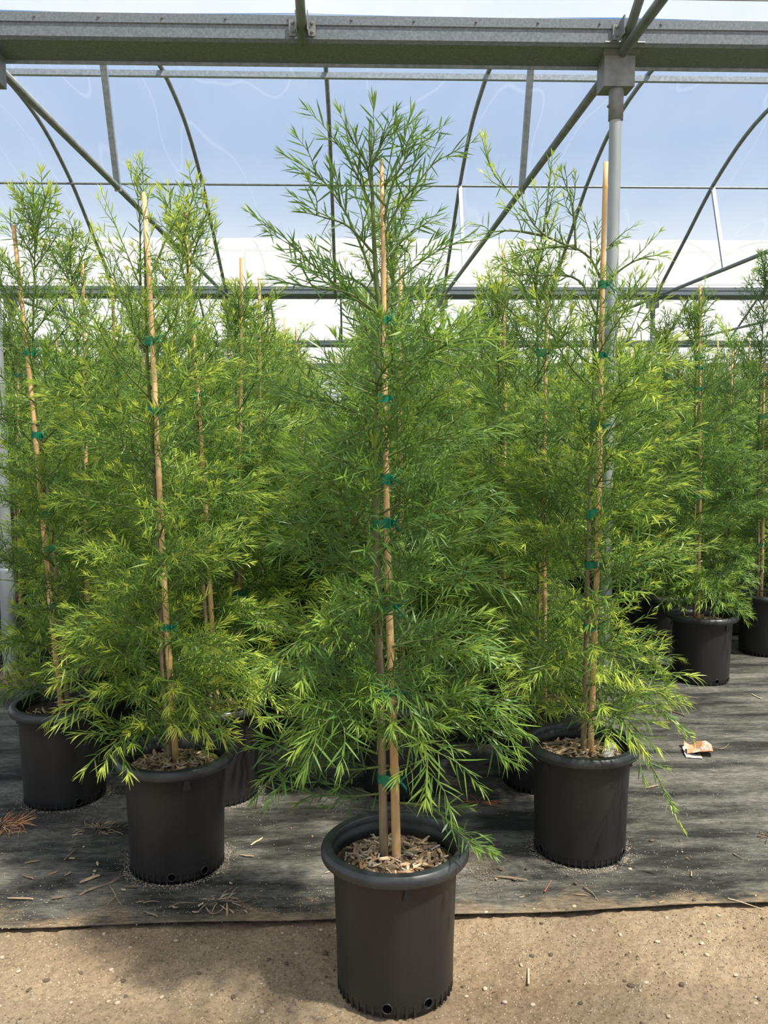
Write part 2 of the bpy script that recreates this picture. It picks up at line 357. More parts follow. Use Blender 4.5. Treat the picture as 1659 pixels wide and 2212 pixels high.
# gutters: lip, upright web, sloping underside, drip lip
prof = [(-.150,3.862),(-.158,3.862),(-.158,3.812),(-.150,3.806),(-.150,3.738),(-.132,3.722),(.105,3.700),(.105,3.806),(.113,3.812),(.113,3.862),(.105,3.862),
        (.100,3.712),(-.130,3.730),(-.146,3.742)]
gut_me = MB().prism_x(prof, XA, XB).mesh('gutter', M['gutter_steel'])
lip_me = MB().box(XA, XB, .098, .108, 3.682, 3.702).mesh('drip_lip', M['galv'])
screw_me = MB().lathe([(.0001,.006),(.005,.006),(.0075,.002),(.0075,0)], 8).mesh('screw', M['bolt'])
ROWS = [D1 + BAY*k for k in range(4)]
gl = ['wide galvanised gutter beam carried by the near columns', 'galvanised gutter beam beyond the first arched bay', 'third galvanised gutter beam, above the far tree tops', 'thin distant gutter beam, last before the end wall']
for k, y in enumerate(ROWS):
    g = tag(empty('roof_gutter', (0, y, 0)), gl[k], 'gutter', kind='structure')
    link('channel', gut_me, g); link('drip_lip', lip_me, g)
    if k == 0:
        for i in range(12):
            link('screw', screw_me, g, mat4=Matrix.Translation((-2.1 + i*.352, -.158, 3.838)) @ Matrix.Rotation(math.pi/2, 4, 'X'))

# arches (every half step), tie chords and web struts (every column line)
def arch_pts(n=41): return spline([(0, s, z) for s, z in ARCH_S], n)
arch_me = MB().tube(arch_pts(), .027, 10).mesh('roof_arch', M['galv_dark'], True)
foot_l = MB().box(-.055,-.030,-4.975,-4.955,3.745,3.835).box(-.033,-.027,-4.975,-4.90,3.745,3.86).mesh('cleat', M['cast'])
foot_r = MB().box(.030,.055,-4.975,-4.955,3.745,3.835).box(.027,.033,-4.975,-4.90,3.745,3.86).mesh('cleat', M['cast'])
cl_l = MB().box(-.075,-.032,4.945,4.953,3.748,3.835).box(-.036,-.030,4.86,4.95,3.748,3.85).mesh('cleat', M['cast'])
cl_r = MB().box(.032,.075,4.945,4.953,3.748,3.835).box(.030,.036,4.86,4.95,3.748,3.85).mesh('cleat', M['cast'])
bolt_me = MB().lathe([(.0001,.009),(.007,.009),(.008,.004),(.011,.003),(.011,0)], 6).mesh('bolt', M['bolt'])
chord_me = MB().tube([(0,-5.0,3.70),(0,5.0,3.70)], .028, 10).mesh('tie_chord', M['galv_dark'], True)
def strut(sa, za, sb, zb, w, mat):
    a, b = Vector((0,sa,za)), Vector((0,sb,zb)); t = (b-a).normalized(); n = Vector((1,0,0)); q = t.cross(n)
    mb = MB(); vs = [p + n*dx*w + q*dy*w for p in (a, b) for dx, dy in ((-1,-1),(1,-1),(1,1),(-1,1))]
    return mb.add(vs, [(0,1,2,3),(7,6,5,4),(0,4,5,1),(1,5,6,2),(2,6,7,3),(3,7,4,0)]).mesh('web_strut', mat)
strut_near = strut(-2.12, 3.67, -2.62, arch_z(-2.62), .026, M['galv'])
strut_far = strut(2.12, 3.70, 2.64, arch_z(2.64), .024, M['galv'])
plate_me = MB().box(-.006,.006,-.05,.05,-.05,.05).mesh('joint_plate', M['cast'])

BAYS = [D1 - BAY/2 + BAY*k for k in range(4)]     # centres; the first arches over the camera
bn = ['near bay', 'first bay behind the near gutter', 'second bay behind the near gutter', 'far bay']
def side(y0, x): return abs(x - .0355*y0) < .46*y0 + 2.2
for kb, yc in enumerate(BAYS):
    for i in range(-12, 13):
        x = X0 + i*STEP/2
        if not (XA+.3 < x < XB-.3) or not side(yc+BAY/2, x): continue
        col_line = i % 2 == 0
        a = tag(empty('roof_truss' if col_line else 'roof_arch', (x, yc, 0)),
                ('curved grey pipe arch with straight tie chord and web struts, %s' if col_line else 'plain curved grey pipe arch between two trusses, %s') % bn[kb],
                'roof truss' if col_line else 'roof arch', 'roof frames of the ' + bn[kb], kind='structure')
        link('arch', arch_me, a)
        if kb == 0 and abs(x) < 4:
            for c_ in (cl_l, cl_r): link('cleat', c_, a)
            for bx_ in (-.054, .054):
                for bz_ in (3.768, 3.815): link('bolt', bolt_me, a, mat4=Matrix.Translation((bx_, 4.946, bz_)) @ Matrix.Rotation(math.pi/2, 4, 'X'))
        if col_line:
            link('tie_chord', chord_me, a)
            s1 = link('web_strut', strut_near, a); s2 = link('web_strut', strut_far, a)

# purlins
purl = [(0.0, 5.52-.055, .028, True), (2.62, arch_z(2.62)-.03, .0165, False), (-2.62, arch_z(-2.62)-.03, .0165, False), (4.72, 3.87, .004, False)]
pl = {True: 'square ridge purlin under the arch crowns', False: 'thin pipe purlin across the arches'}
for kb, yc in enumerate(BAYS):
    for s, z, r, sq in purl:
        mb = MB()
        if sq: mb.box(XA, XB, -.030, .030, -.03, .03)
        else: mb.tube([(XA,0,0),(XB,0,0)], r, 8)
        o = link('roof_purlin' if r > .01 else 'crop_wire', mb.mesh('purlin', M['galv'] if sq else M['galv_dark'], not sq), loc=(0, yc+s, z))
        tag(o, (('square ridge purlin under the arch crowns, ' if sq else 'thin pipe purlin on the %s slope of the arches, ' % ('far' if s > 0 else 'near')) if r > .01 else 'thin taut wire low on the arch slope, ') + bn[kb], 'purlin' if r > .01 else 'wire', kind='structure')

# film: one sheet to each bay, resting on the arches
def film_mesh(mat):
    xs = np.linspace(XA, XB, 73); ss = np.linspace(-4.98, 4.98, 41)
    FS = [(-4.955,3.84),(-4.62,3.945)] + ARCH_S[1:-1] + [(4.62,3.945),(4.955,3.84)]
    P = spline([(0, s, z) for s, z in FS], 45)
    V = []; Fq = []
    for j in range(len(P)):
        for i, x in enumerate(xs):
            ph = (x - X0)/(STEP/2); sag = .03*math.sin(math.pi*(ph - math.floor(ph)))
            V.append((float(x), float(P[j][1]), float(P[j][2]) + .034 - sag*.4))
    nx = len(xs)
    Fq = [(j*nx+i, j*nx+i+1, (j+1)*nx+i+1, (j+1)*nx+i) for j in range(len(P)-1) for i in range(nx-1)]
    me = bpy.data.meshes.new('ceiling'); me.from_pydata(V, [], Fq); me.materials.append(mat)
    me.polygons.foreach_set('use_smooth', [True]*len(me.polygons)); me.update(); return me
fm = [film_mesh(M[k_]) for k_ in ('film_milky', 'film_clear', 'film_old')]
for kb, yc in enumerate(BAYS):
    o = link('ceiling', fm[min(kb, 2)], loc=(0, yc, 0))
    tag(o, ('milky white film roof over the ', 'clear film roof over the ', 'aged white film roof over the ', 'aged white film roof over the ')[kb] + bn[kb], 'roof film', kind='structure')
YE = D1 + BAY*3 + .3
o = link('wall_back', MB().add([(XA,YE,0),(XB,YE,0),(XB,YE,3.9),(XA,YE,3.9)], [(0,1,2,3)]).mesh('wall_back', M['film_milky']))
tag(o, 'white film end wall far behind the trees', 'wall', kind='structure')

# columns with ground sleeve, collar and gutter saddle
col_up = MB().tube([(0,0,.70),(0,0,3.50)], .0365, 20, False).mesh('column_pipe', M['column'], True)
col_lo = MB().lathe([(.044,-.03),(.044,.70),(.041,.716),(.036,.718)], 20).mesh('ground_sleeve', M['column'], True)
collar = MB().lathe([(.038,3.36),(.043,3.36),(.043,3.50),(.043,3.54)], 20).mesh('collar', M['cast'], True)
saddle = MB().box(-.090,.090,-.060,.100,3.535,3.712).mesh('saddle_box', M['cast'])
wing = MB().add([(-.115,-.160,3.738),(.115,-.160,3.738),(.098,-.058,3.704),(-.098,-.058,3.704),(-.115,-.156,3.746),(.115,-.156,3.746),(.098,-.052,3.712),(-.098,-.052,3.712)],
                [(0,1,2,3),(7,6,5,4),(0,4,5,1),(1,5,6,2),(2,6,7,3),(3,7,4,0)]).mesh('saddle_wing', M['cast'])
hl = ['grey steel column with collar and saddle under the near gutter', 'grey steel column under the second gutter', 'slim far column under the third gutter', 'distant column under the last gutter']
for k, y in enumerate(ROWS):
    for i in range(-6, 7):
        x = X0 + i*STEP
        if not side(y, x): continue
        lab = hl[k]
        if k == 0 and i == 0: lab = 'grey steel column with collar and saddle, beside the tree with the white tag'
        if k == 0 and i == -1: lab = 'grey steel column rising from torn ground cloth by the dark-soil pot'
        c = tag(empty('steel_column', (x, y, 0)), lab, 'column', 'columns under the gutters', kind='structure')
        link('column_pipe', col_up, c); link('ground_sleeve', col_lo, c); link('collar', collar, c)
        s_ = link('saddle_box', saddle, c); link('saddle_wing', wing, c)
        if k == 0:
            for sx__ in (-1, 1):
                link('bolt', bolt_me, c, mat4=Matrix.Translation((sx__*.043, 0, 3.44)) @ Matrix.Rotation(sx__*math.pi/2, 4, 'Y'))

# ------------------------------------------------------------------ foliage generator
GOLD = math.radians(137.5)
def unit(v): return v/np.maximum(np.linalg.norm(v, axis=-1, keepdims=True), 1e-9)

class Leaves:
    """arrays of single leaves: base, direction, face normal, length, width, curl, colour"""
    def __init__(s): s.rows = []
    def add(s, P, D, Nn, L, W, curl, tip, rnd): s.rows.append(np.concatenate([P, D, Nn, [L, W, curl, tip, rnd]]))
    def arr(s): return np.array(s.rows) if s.rows else np.zeros((0, 14))

ST = np.array([0, .32, .68, 1.0]); SW = np.array([.42, 1.0, .78, 0])
def leaf_geometry(R):
    n = len(R); P, D, Nn = R[:,0:3], unit(R[:,3:6]), R[:,6:9]
    Nn = unit(Nn - (Nn*D).sum(1, keepdims=True)*D); B = np.cross(Nn, D)
    L, W, C = R[:,9:10], R[:,10:11], R[:,11:12]
    V = np.zeros((n, 7, 3)); k = 0
    for t, w in zip(ST, SW):
        c = P + D*L*t - Nn*C*L*t*t
        if w > 0:
            V[:,k] = c - B*W*w*.5; V[:,k+1] = c + B*W*w*.5; k += 2
        else: V[:,k] = c
    b = (np.arange(n)*7)[:,None]
    quads = np.concatenate([b + np.array([[0,1,3,2]]), b + np.array([[2,3,5,4]])]); tris = b + np.array([[4,5,6]])
    colr = np.repeat(np.stack([R[:,12], R[:,13], np.zeros(n), np.ones(n)], 1), 7, axis=0)
    return V.reshape(-1,3), quads, tris, colr

def leaf_mesh(name, R):
    V, Q, T, Cc = leaf_geometry(R)
    me = bpy.data.meshes.new(name)
    me.vertices.add(len(V)); me.vertices.foreach_set('co', V.astype(np.float32).ravel())
    nl = Q.size + T.size; me.loops.add(nl); me.loops.foreach_set('vertex_index', np.concatenate([Q.ravel(), T.ravel()]).astype(np.int32))
    me.polygons.add(len(Q)+len(T))
    st = np.concatenate([np.arange(len(Q))*4, Q.size + np.arange(len(T))*3]).astype(np.int32)
    me.polygons.foreach_set('loop_start', st)
    me.polygons.foreach_set('use_smooth', np.ones(len(st), dtype=bool))
    me.update(calc_edges=True); me.validate()
    at = me.attributes.new('leafcol', 'FLOAT_COLOR', 'POINT'); at.data.foreach_set('color', Cc.astype(np.float32).ravel())
    me.materials.append(M['leaf']); return me

def frame(t):
    ref = np.array([0,0,1.]) if abs(t[2]) < .92 else np.array([1.,0,0])
    u = unit(np.cross(t, ref)); return u, np.cross(u, t)

def leaf_row(rng, LV, path, f0, spacing, L, wid, young, a0=58, a1=24, flat=.45, droop=.10):
    """leaves set spirally along one shoot"""
    seg = np.linalg.norm(np.diff(path, axis=0), axis=1); cum = np.concatenate([[0], np.cumsum(seg)]); tot = cum[-1]
    s = tot*f0; az = rng.uniform(0, 6.28)
    while s < tot:
        f = s/tot; i = min(np.searchsorted(cum, s, side='right')-1, len(seg)-1); u_ = (s-cum[i])/seg[i]
        p = path[i]*(1-u_) + path[i+1]*u_; t = unit(path[i+1]-path[i]); a, b = frame(t)
        rad = a*math.cos(az) + b*math.sin(az)*(1-flat); rad = unit(rad + rng.normal(0,.12,3))
        ang = math.radians(a0 + (a1-a0)*f**1.3 + rng.normal(0, 9))
        d = unit(t*math.cos(ang) + rad*math.sin(ang))
        nn = np.array([0,0,1.]) + rng.normal(0,.5,3)
        ll = L*(1 - .5*f**4)*(.8+.2*min(1, f*5))*rng.uniform(.62, 1.25)
        tip = min(1, max(0, young*(f**2.2)*rng.uniform(.7,1.2)))
        LV.add(p, d, nn, ll, wid*rng.uniform(.8,1.2), droop*rng.uniform(-.5, 1.9), tip, rng.uniform(0,1))
        az += GOLD + rng.normal(0,.25); s += spacing*rng.uniform(.75,1.25)*(1-.45*f**3)
    # closing tuft of young leaves
    t = unit(path[-1]-path[-2]); a, b = frame(t)
    for k in range(5):
        az += GOLD; d = unit(t + (a*math.cos(az)+b*math.sin(az))*rng.uniform(.15,.55))
        LV.add(path[-1], d, np.array([0,0,1.])+rng.normal(0,.3,3), L*rng.uniform(.35,.7), wid*.7, droop, min(1, young*1.1), rng.uniform(0,1))

def gen_branch(seed, ctrl, r0=.0042, twig_n=6, twig_len=.16, L=.062, wid=.0046, spacing=.0125, young=.55, droop=.10, f0=.12, twig_side=.9):
    rng = np.random.default_rng(seed); path = spline(ctrl, 14); stem = MB()
    n = len(path); stem.tube(path, [r0*(1-.78*i/(n-1)) for i in range(n)], 5)
    LV = Leaves(); leaf_row(rng, LV, path, f0, spacing, L, wid, young, droop=droop)
    tot = np.linalg.norm(np.diff(path, axis=0), axis=1).sum()
    for k in range(twig_n):
        f = .16 + .72*(k + rng.uniform(.1,.9))/twig_n; i = int(f*(n-1)); p = path[i]; t = unit(path[min(i+1,n-1)]-path[i-1])
        a, b = frame(t); sgn = 1 if k % 2 else -1
        rad = unit(a*sgn*twig_side + b*rng.uniform(-.55,.8))
        ang = math.radians(rng.uniform(34,58)); d = unit(t*math.cos(ang)+rad*math.sin(ang))
        ln = twig_len*(1.05-.6*f)*rng.uniform(.7,1.25)
        tw = spline([p, p+d*ln*.5+np.array([0,0,.004]), p+unit(d+t*.28+np.array([0,0,rng.uniform(-.1,.25)]))*ln], 6)
        stem.tube(tw, [r0*.42*(1-.6*j/5) for j in range(6)], 4)
        leaf_row(rng, LV, tw, .08, spacing, L*.92, wid*.95, young*rng.uniform(.55,1.25), droop=droop)
    return stem, LV.arr()

# prototypes: ascending crown branches, spreading middle branches, arching low branches, short ones
PROTO = []   # (kind, length, stem mesh, leaf mesh, stem MB, leaf rows)
def proto(kind, length, ctrl, seed, **kw):
    st, R = gen_branch(seed, ctrl, **kw)
    PROTO.append((kind, length, st.mesh('branch', M['twig'], True), leaf_mesh('leaves', R), st, R))
for q in range(5):
    r_ = random.Random(q); l = .40
    proto('up', l, [(0,0,0),(l*.35,r_.uniform(-.02,.02),.01),(l*.7,r_.uniform(-.03,.03),.03+r_.uniform(-.01,.03)),(l,r_.uniform(-.05,.05),.08)], 100+q, twig_n=8, twig_len=.20, young=.5, spacing=.0125, L=.066)
for q in range(6):
    r_ = random.Random(20+q); l = .36
    proto('mid', l, [(0,0,0),(l*.35,r_.uniform(-.02,.02),.03),(l*.7,r_.uniform(-.03,.03),.035),(l,r_.uniform(-.05,.05),.01)], 200+q, twig_n=13, twig_len=.21, young=.62, droop=.2, spacing=.0095, L=.073)
for q in range(5):
    r_ = random.Random(40+q); l = .34
    proto('low', l, [(0,0,0),(l*.35,r_.uniform(-.02,.02),.045),(l*.7,r_.uniform(-.03,.03),.04),(l,r_.uniform(-.05,.05),-.04)], 300+q, twig_n=13, twig_len=.20, young=.85, droop=.30, L=.082, spacing=.0095)
for q in range(4):
    r_ = random.Random(60+q); l = .20
    proto('short', l, [(0,0,0),(l*.5,r_.uniform(-.01,.01),.012),(l,r_.uniform(-.02,.02),.02)], 400+q, twig_n=6, twig_len=.11, young=.95, droop=.15, spacing=.0095)
BYK = {k: [p for p in PROTO if p[0] == k] for k in ('up', 'mid', 'low', 'short')}

def branch_plan(seed, trunk_at, z0=.42, z1=2.36, n=62, spread=1.0, skip=None):
    """(prototype, 4x4) for every branch of one tree, in tree coordinates"""
    rng = random.Random(seed); out = []; az = rng.uniform(0, 6.28)
    for k in range(n):
        f = (k + rng.uniform(0,.8))/n; z = z0 + (z1-z0)*f**1.12
        az += GOLD + rng.uniform(-.5,.5)
        if skip and skip(z): continue
        if f < .22: kind, L, pit = 'low', .35, rng.uniform(-4, 16)
        elif f < .66: kind, L, pit = 'mid', .38, rng.uniform(8, 34)
        elif f < .90: kind, L, pit = 'up', .40*(1-.35*(f-.66)/.24), rng.uniform(28, 50)
        else: kind, L, pit = 'short', .24, rng.uniform(48, 70)
        if rng.random() < .2: kind, L = 'short', .2
        pr = rng.choice(BYK[kind]); sc = spread*L/pr[1]*rng.uniform(.8,1.15)
        m = Matrix.Translation(Vector(trunk_at(z))) @ Matrix.Rotation(az, 4, 'Z') @ Matrix.Rotation(-math.radians(pit), 4, 'Y') @ Matrix.Rotation(rng.uniform(-.4,.4), 4, 'X') @ Matrix.Scale(sc, 4)
        out.append((pr, m))
    return out

# ------------------------------------------------------------------ pots
POT_H = .42
body_prof = [(.0005,.028),(.150,.028),(.163,.006),(.166,.030),(.1675,.034),(.1685,.10),(.1745,.30),(.1775,.372),(.1815,.378),(.1830,.400),(.176,.400),(.1735,.37),(.168,.25),(.163,.06)]
foot_prof = [(.158,0),(.1615,0),(.1615,.012)]
rim_prof = [(.1800,.372),(.1840,.381),(.2060,.386),(.2100,.388),(.2115,.391),(.2115,.4060),(.2105,.4085),(.2040,.4175),(.2025,.4188),(.2005,.4195),(.1830,.4200),(.1805,.4190),(.1790,.4165),(.1765,.4000),(.1735,.3700)]
body_me = MB().lathe(body_prof, 64).lathe(foot_prof, 64).mesh('pot', M['pot'], True)
rim_me = MB().lathe(rim_prof, 72).mesh('rim', M['rim'], True)
def rib_mb(mb, a):
    c, s = math.cos(a), math.sin(a); vs = []
    for z in (.0, .034):
        for r, h in ((.160,.0042),(.160,-.0042),(.1672,-.0036),(.1672,.0036)): vs.append((r*c - h*s, r*s + h*c, z))
    mb.add(vs, [(0,1,2,3),(7,6,5,4),(0,4,5,1),(1,5,6,2),(2,6,7,3),(3,7,4,0)])
NRIB = 44
_r1 = MB(); rib_mb(_r1, 0); rib_me = _r1.mesh('foot_rib', M['pot'])
_ra = MB(); [rib_mb(_ra, 2*math.pi*k/NRIB) for k in range(NRIB)]; ribs_me = _ra.mesh('foot_ribs', M['pot'])
lug_me = MB().add([(.172,-.010,.374),(.172,.010,.374),(.172,.017,.340),(.172,-.017,.340),(.1805,-.009,.374),(.1805,.009,.374),(.1835,.015,.342),(.1835,-.015,.342)],
                  [(0,1,2,3),(7,6,5,4),(0,4,5,1),(1,5,6,2),(2,6,7,3),(3,7,4,0)]).mesh('lug', M['pot'])
_n = 14; HOLES = (-1.75, -1.05, .5, 2.4)
def holed_body():
    lo = body_prof[:3] + [(.1643,.014)]; hi = [(.1679,.048)] + body_prof[5:]
    mb = MB().lathe(lo, 64).lathe(hi, 64).lathe(foot_prof, 64)
    N_, zs = 384, np.linspace(.014, .048, 16); rr = np.interp(zs, [.014,.030,.034,.048], [.1643,.166,.1675,.1679])
    V = [(r*math.cos(2*math.pi*k/N_), r*math.sin(2*math.pi*k/N_), z) for r, z in zip(rr, zs) for k in range(N_)]; Fq = []
    for i in range(len(zs)-1):
        for k in range(N_):
            a = 2*math.pi*(k+.5)/N_; zc = (zs[i]+zs[i+1])/2
            if any(math.hypot(((a-h_+math.pi) % (2*math.pi) - math.pi)*.167, zc-.030) < .0135 for h_ in HOLES): continue
            Fq.append((i*N_+k, i*N_+(k+1)%N_, (i+1)*N_+(k+1)%N_, (i+1)*N_+k))
    return mb.add(V, Fq).mesh('pot', M['pot'], True)
holed_me = holed_body()
def clear_of_hole(a): return all(abs((a-h_+math.pi) % (2*math.pi) - math.pi) > .105 for h_ in HOLES)
_rg = MB(); [rib_mb(_rg, 2*math.pi*k/NRIB) for k in range(NRIB) if clear_of_hole(2*math.pi*k/NRIB)]; ribs_gap_me = _rg.mesh('foot_ribs', M['pot'])
_dr = MB(); _dr.tube([(.168, .0145*math.cos(6.2832*k/_n), .030+.0145*math.sin(6.2832*k/_n)) for k in range(_n+1)], .0024, 6, False); holering_me = _dr.mesh('hole_ring', M['pot'], True)

def mulch_mesh(seed, mat, z=.358, bump=.02):
    rs = np.concatenate([[0.0005], np.linspace(.012,.1745,15)]); n = 48; V = []; Fq = []
    for r in rs:
        for k in range(n):
            a = 2*math.pi*k/n; x, y = r*math.cos(a), r*math.sin(a)
            h = z + bump*(1-(r/.1745)**2) + float(vnoise(np.array(x*55+seed*7.3), np.array(y*55), seed)-.5)*.014 + float(vnoise(np.array(x*140), np.array(y*140), seed+3)-.5)*.008
            V.append((x, y, h))
    for i in range(len(rs)-1):
        for k in range(n): Fq.append((i*n+k, i*n+(k+1)%n, (i+1)*n+(k+1)%n, (i+1)*n+k))
    me = bpy.data.meshes.new('mulch'); me.from_pydata(V, [], Fq); me.materials.append(mat); me.update(); return me
mulch_mes = [mulch_mesh(k, M['mulch']) for k in range(3)]; potting_me = mulch_mesh(5, M['potting'], .372, .012)

def chip_mesh(seed, mat):
    r = random.Random(seed); l, w, t = r.uniform(.026,.05)/2, r.uniform(.0035,.008)/2, r.uniform(.0015,.004)/2
    vs = []
    for x in (-1, -.2, .55, 1):
        ww = w*(1 if abs(x) < .9 else r.uniform(.25,.8)); bend = r.uniform(-.002,.002)
        for y, zz in ((-1,-1),(1,-1),(1,1),(-1,1)): vs.append((x*l + r.uniform(-.002,.002), y*ww + bend, zz*t + bend*.5))
    fs = [(i*4+k, i*4+(k+1)%4, (i+1)*4+(k+1)%4, (i+1)*4+k) for i in range(3) for k in range(4)] + [(3,2,1,0),(12,13,14,15)]
    return MB().add(vs, fs).mesh('wood_chip', mat)
CHIP = [chip_mesh(k, M['chip%d' % (0,2,1,0,2,3,1,0,2,4,5,0)[k]]) for k in range(12)]

def scatter_chips(parent, seed, n, zc, rmax=.168, s0=.65, s1=1.5):
    r = random.Random(seed)
    for k in range(n):
        sc = r.uniform(s0, s1); a, d = r.uniform(0, 6.283), (rmax - .026*sc)*math.sqrt(r.uniform(.02,1)); x, y = d*math.cos(a), d*math.sin(a)
        z = zc + .02*(1-(d/.1745)**2) + r.uniform(.002,.011)
        m = Matrix.Translation((x,y,z)) @ Matrix.Rotation(r.uniform(0,6.283),4,'Z') @ Matrix.Rotation(r.uniform(-.45,.45),4,'Y') @ Matrix.Rotation(r.uniform(-.6,.6),4,'X') @ Matrix.Scale(sc,4)
        link('wood_chip', r.choice(CHIP), parent, mat4=m)

def stake_mesh(p0, p1, r, seed, taper=.28):
    rng = random.Random(seed); a, b = Vector(p0), Vector(p1); ln = (b-a).length; pts = []; rad = []
    nodes = []; z = rng.uniform(.05,.2)
    while z < ln-.05: nodes.append(z); z += rng.uniform(.19,.27)
    zs = sorted(set([0, ln] + [q for n_ in nodes for q in (n_-.010, n_-.003, n_+.003, n_+.012)]))
    for s in zs:
        f = s/ln; wob = .004*math.sin(f*7+seed)*(1-f*.3)
        pts.append(a.lerp(b, f) + Vector((wob, 0, 0)))
        rr = r*(1-taper*f)
        if any(abs(s-(n_-.003)) < 1e-6 or abs(s-(n_+.003)) < 1e-6 for n_ in nodes): rr *= 1.13
        if any(abs(s-(n_+.012)) < 1e-6 for n_ in nodes): rr *= .97
        rad.append(rr)
    return MB().tube(pts, rad, 12).mesh('bamboo_stake', M['bamboo'], True)

def tie_mesh(seed, dx, dy, rs, rt):
    """tape wrapped round cane and stem, with a knotted tail"""
    rng = random.Random(seed); ang = math.atan2(dy, dx); half = math.hypot(dx, dy)/2
    n = 22; h = rng.uniform(.010,.017); ring = []
    for k in range(n):
        t = 2*math.pi*k/n; x = math.cos(t)*(half + (rs if math.cos(t) > 0 else rt) + .002); y = math.sin(t)*(max(rs, rt) + .0025)
        ring.append((x*math.cos(ang)-y*math.sin(ang), x*math.sin(ang)+y*math.cos(ang)))
    vs = []
    tilt = rng.uniform(-.25,.25)
    for lv in range(4):
        for k, (x, y) in enumerate(ring):
            f = lv/3; bulge = 1 + .05*math.sin(k*2.1+seed+lv*1.7)
            vs.append((x*bulge, y*bulge, (f-.5)*2*h*(1+.2*math.sin(k*1.3+seed)) + tilt*x))
    fs = [(l*n+k, l*n+(k+1)%n, (l+1)*n+(k+1)%n, (l+1)*n+k) for l in range(3) for k in range(n)]
    mb = MB().add(vs, fs)
    # knot and two tails on the cane side
    kx, ky = max(ring, key=lambda q: q[0]-q[1]*.6); mb.tube([(kx-.002,ky,-.006),(kx+.006,ky-.003,0),(kx+.002,ky-.001,.008)], [.004,.0065,.004], 6)
    for sg in (-1, 1):
        dx_, dz_ = rng.uniform(.010,.026), sg*rng.uniform(.006,.03)
        w = rng.uniform(.004,.008); t_ = .0008
        p = [(kx+.004, ky-.004), (kx+.004+dx_*.6, ky-.008), (kx+.004+dx_, ky-.006)]
        vv = []
        for i, (px, py) in enumerate(p):
            zc = dz_*i/2; ww = w*(.5+.5*i/2)
            vv += [(px, py-t_, zc-ww), (px, py-t_, zc+ww), (px, py+t_, zc+ww), (px, py+t_, zc-ww)]
        mb.add(vv, [(i*4+k, i*4+(k+1)%4, (i+1)*4+(k+1)%4, (i+1)*4+k) for i in range(2) for k in range(4)] + [(3,2,1,0),(8,9,10,11)])
    me = mb.mesh('tie', M['tie'], True); return me

def trunk_mesh(ctrl, r0, r1, mat):
    p = spline(ctrl, 22); n = len(p)
    return MB().tube(p, [r0 + (r1-r0)*(i/(n-1))**.8 for i in range(n)], 10).mesh('trunk', mat, True)

# ------------------------------------------------------------------ detailed trees of the front rows
GROUP_NEAR = 'staked trees in the front rows'
def pot_parts(root, level, rot=0.0, dark=False, seed=0, scale=1.0):
    """level 3: single ribs, chips; 2: chips; 1: plain"""
    p = link('pot', holed_me if level >= 2 else body_me, root); p.rotation_euler = (0,0,rot); p.scale = (scale,scale,1)
    link('rim', rim_me, p)
    if level >= 3:
        for k in range(NRIB):
            if clear_of_hole(2*math.pi*k/NRIB): link('foot_rib', rib_me, p, mat4=Matrix.Rotation(2*math.pi*k/NRIB, 4, 'Z'))
    else: link('foot_ribs', ribs_gap_me if level == 2 else ribs_me, p)
    if level >= 2:
        for a in HOLES: link('hole_ring', holering_me, p, mat4=Matrix.Rotation(a, 4, 'Z'))
        for a in (-1.42, .62, 2.6): link('lug', lug_me, p, mat4=Matrix.Rotation(a, 4, 'Z'))
    mu = link('mulch', potting_me if dark else mulch_mes[seed % 3], root); mu.scale = (scale,scale,1)
    if level >= 2: scatter_chips(mu, seed, {3: 230, 2: 70}[level] if not dark else 14, .358 if not dark else .370)
    return p

leaf_one = []
for k_ in range(8):
    leaf_one.append(leaf_mesh('leaf', np.array([[0,0,0, 1,0,0, 0,0,1, 1.0, .074+.006*(k_%3), .06+.05*(k_%4), (k_//2)*.22, (k_%2)*.6+.2]])))

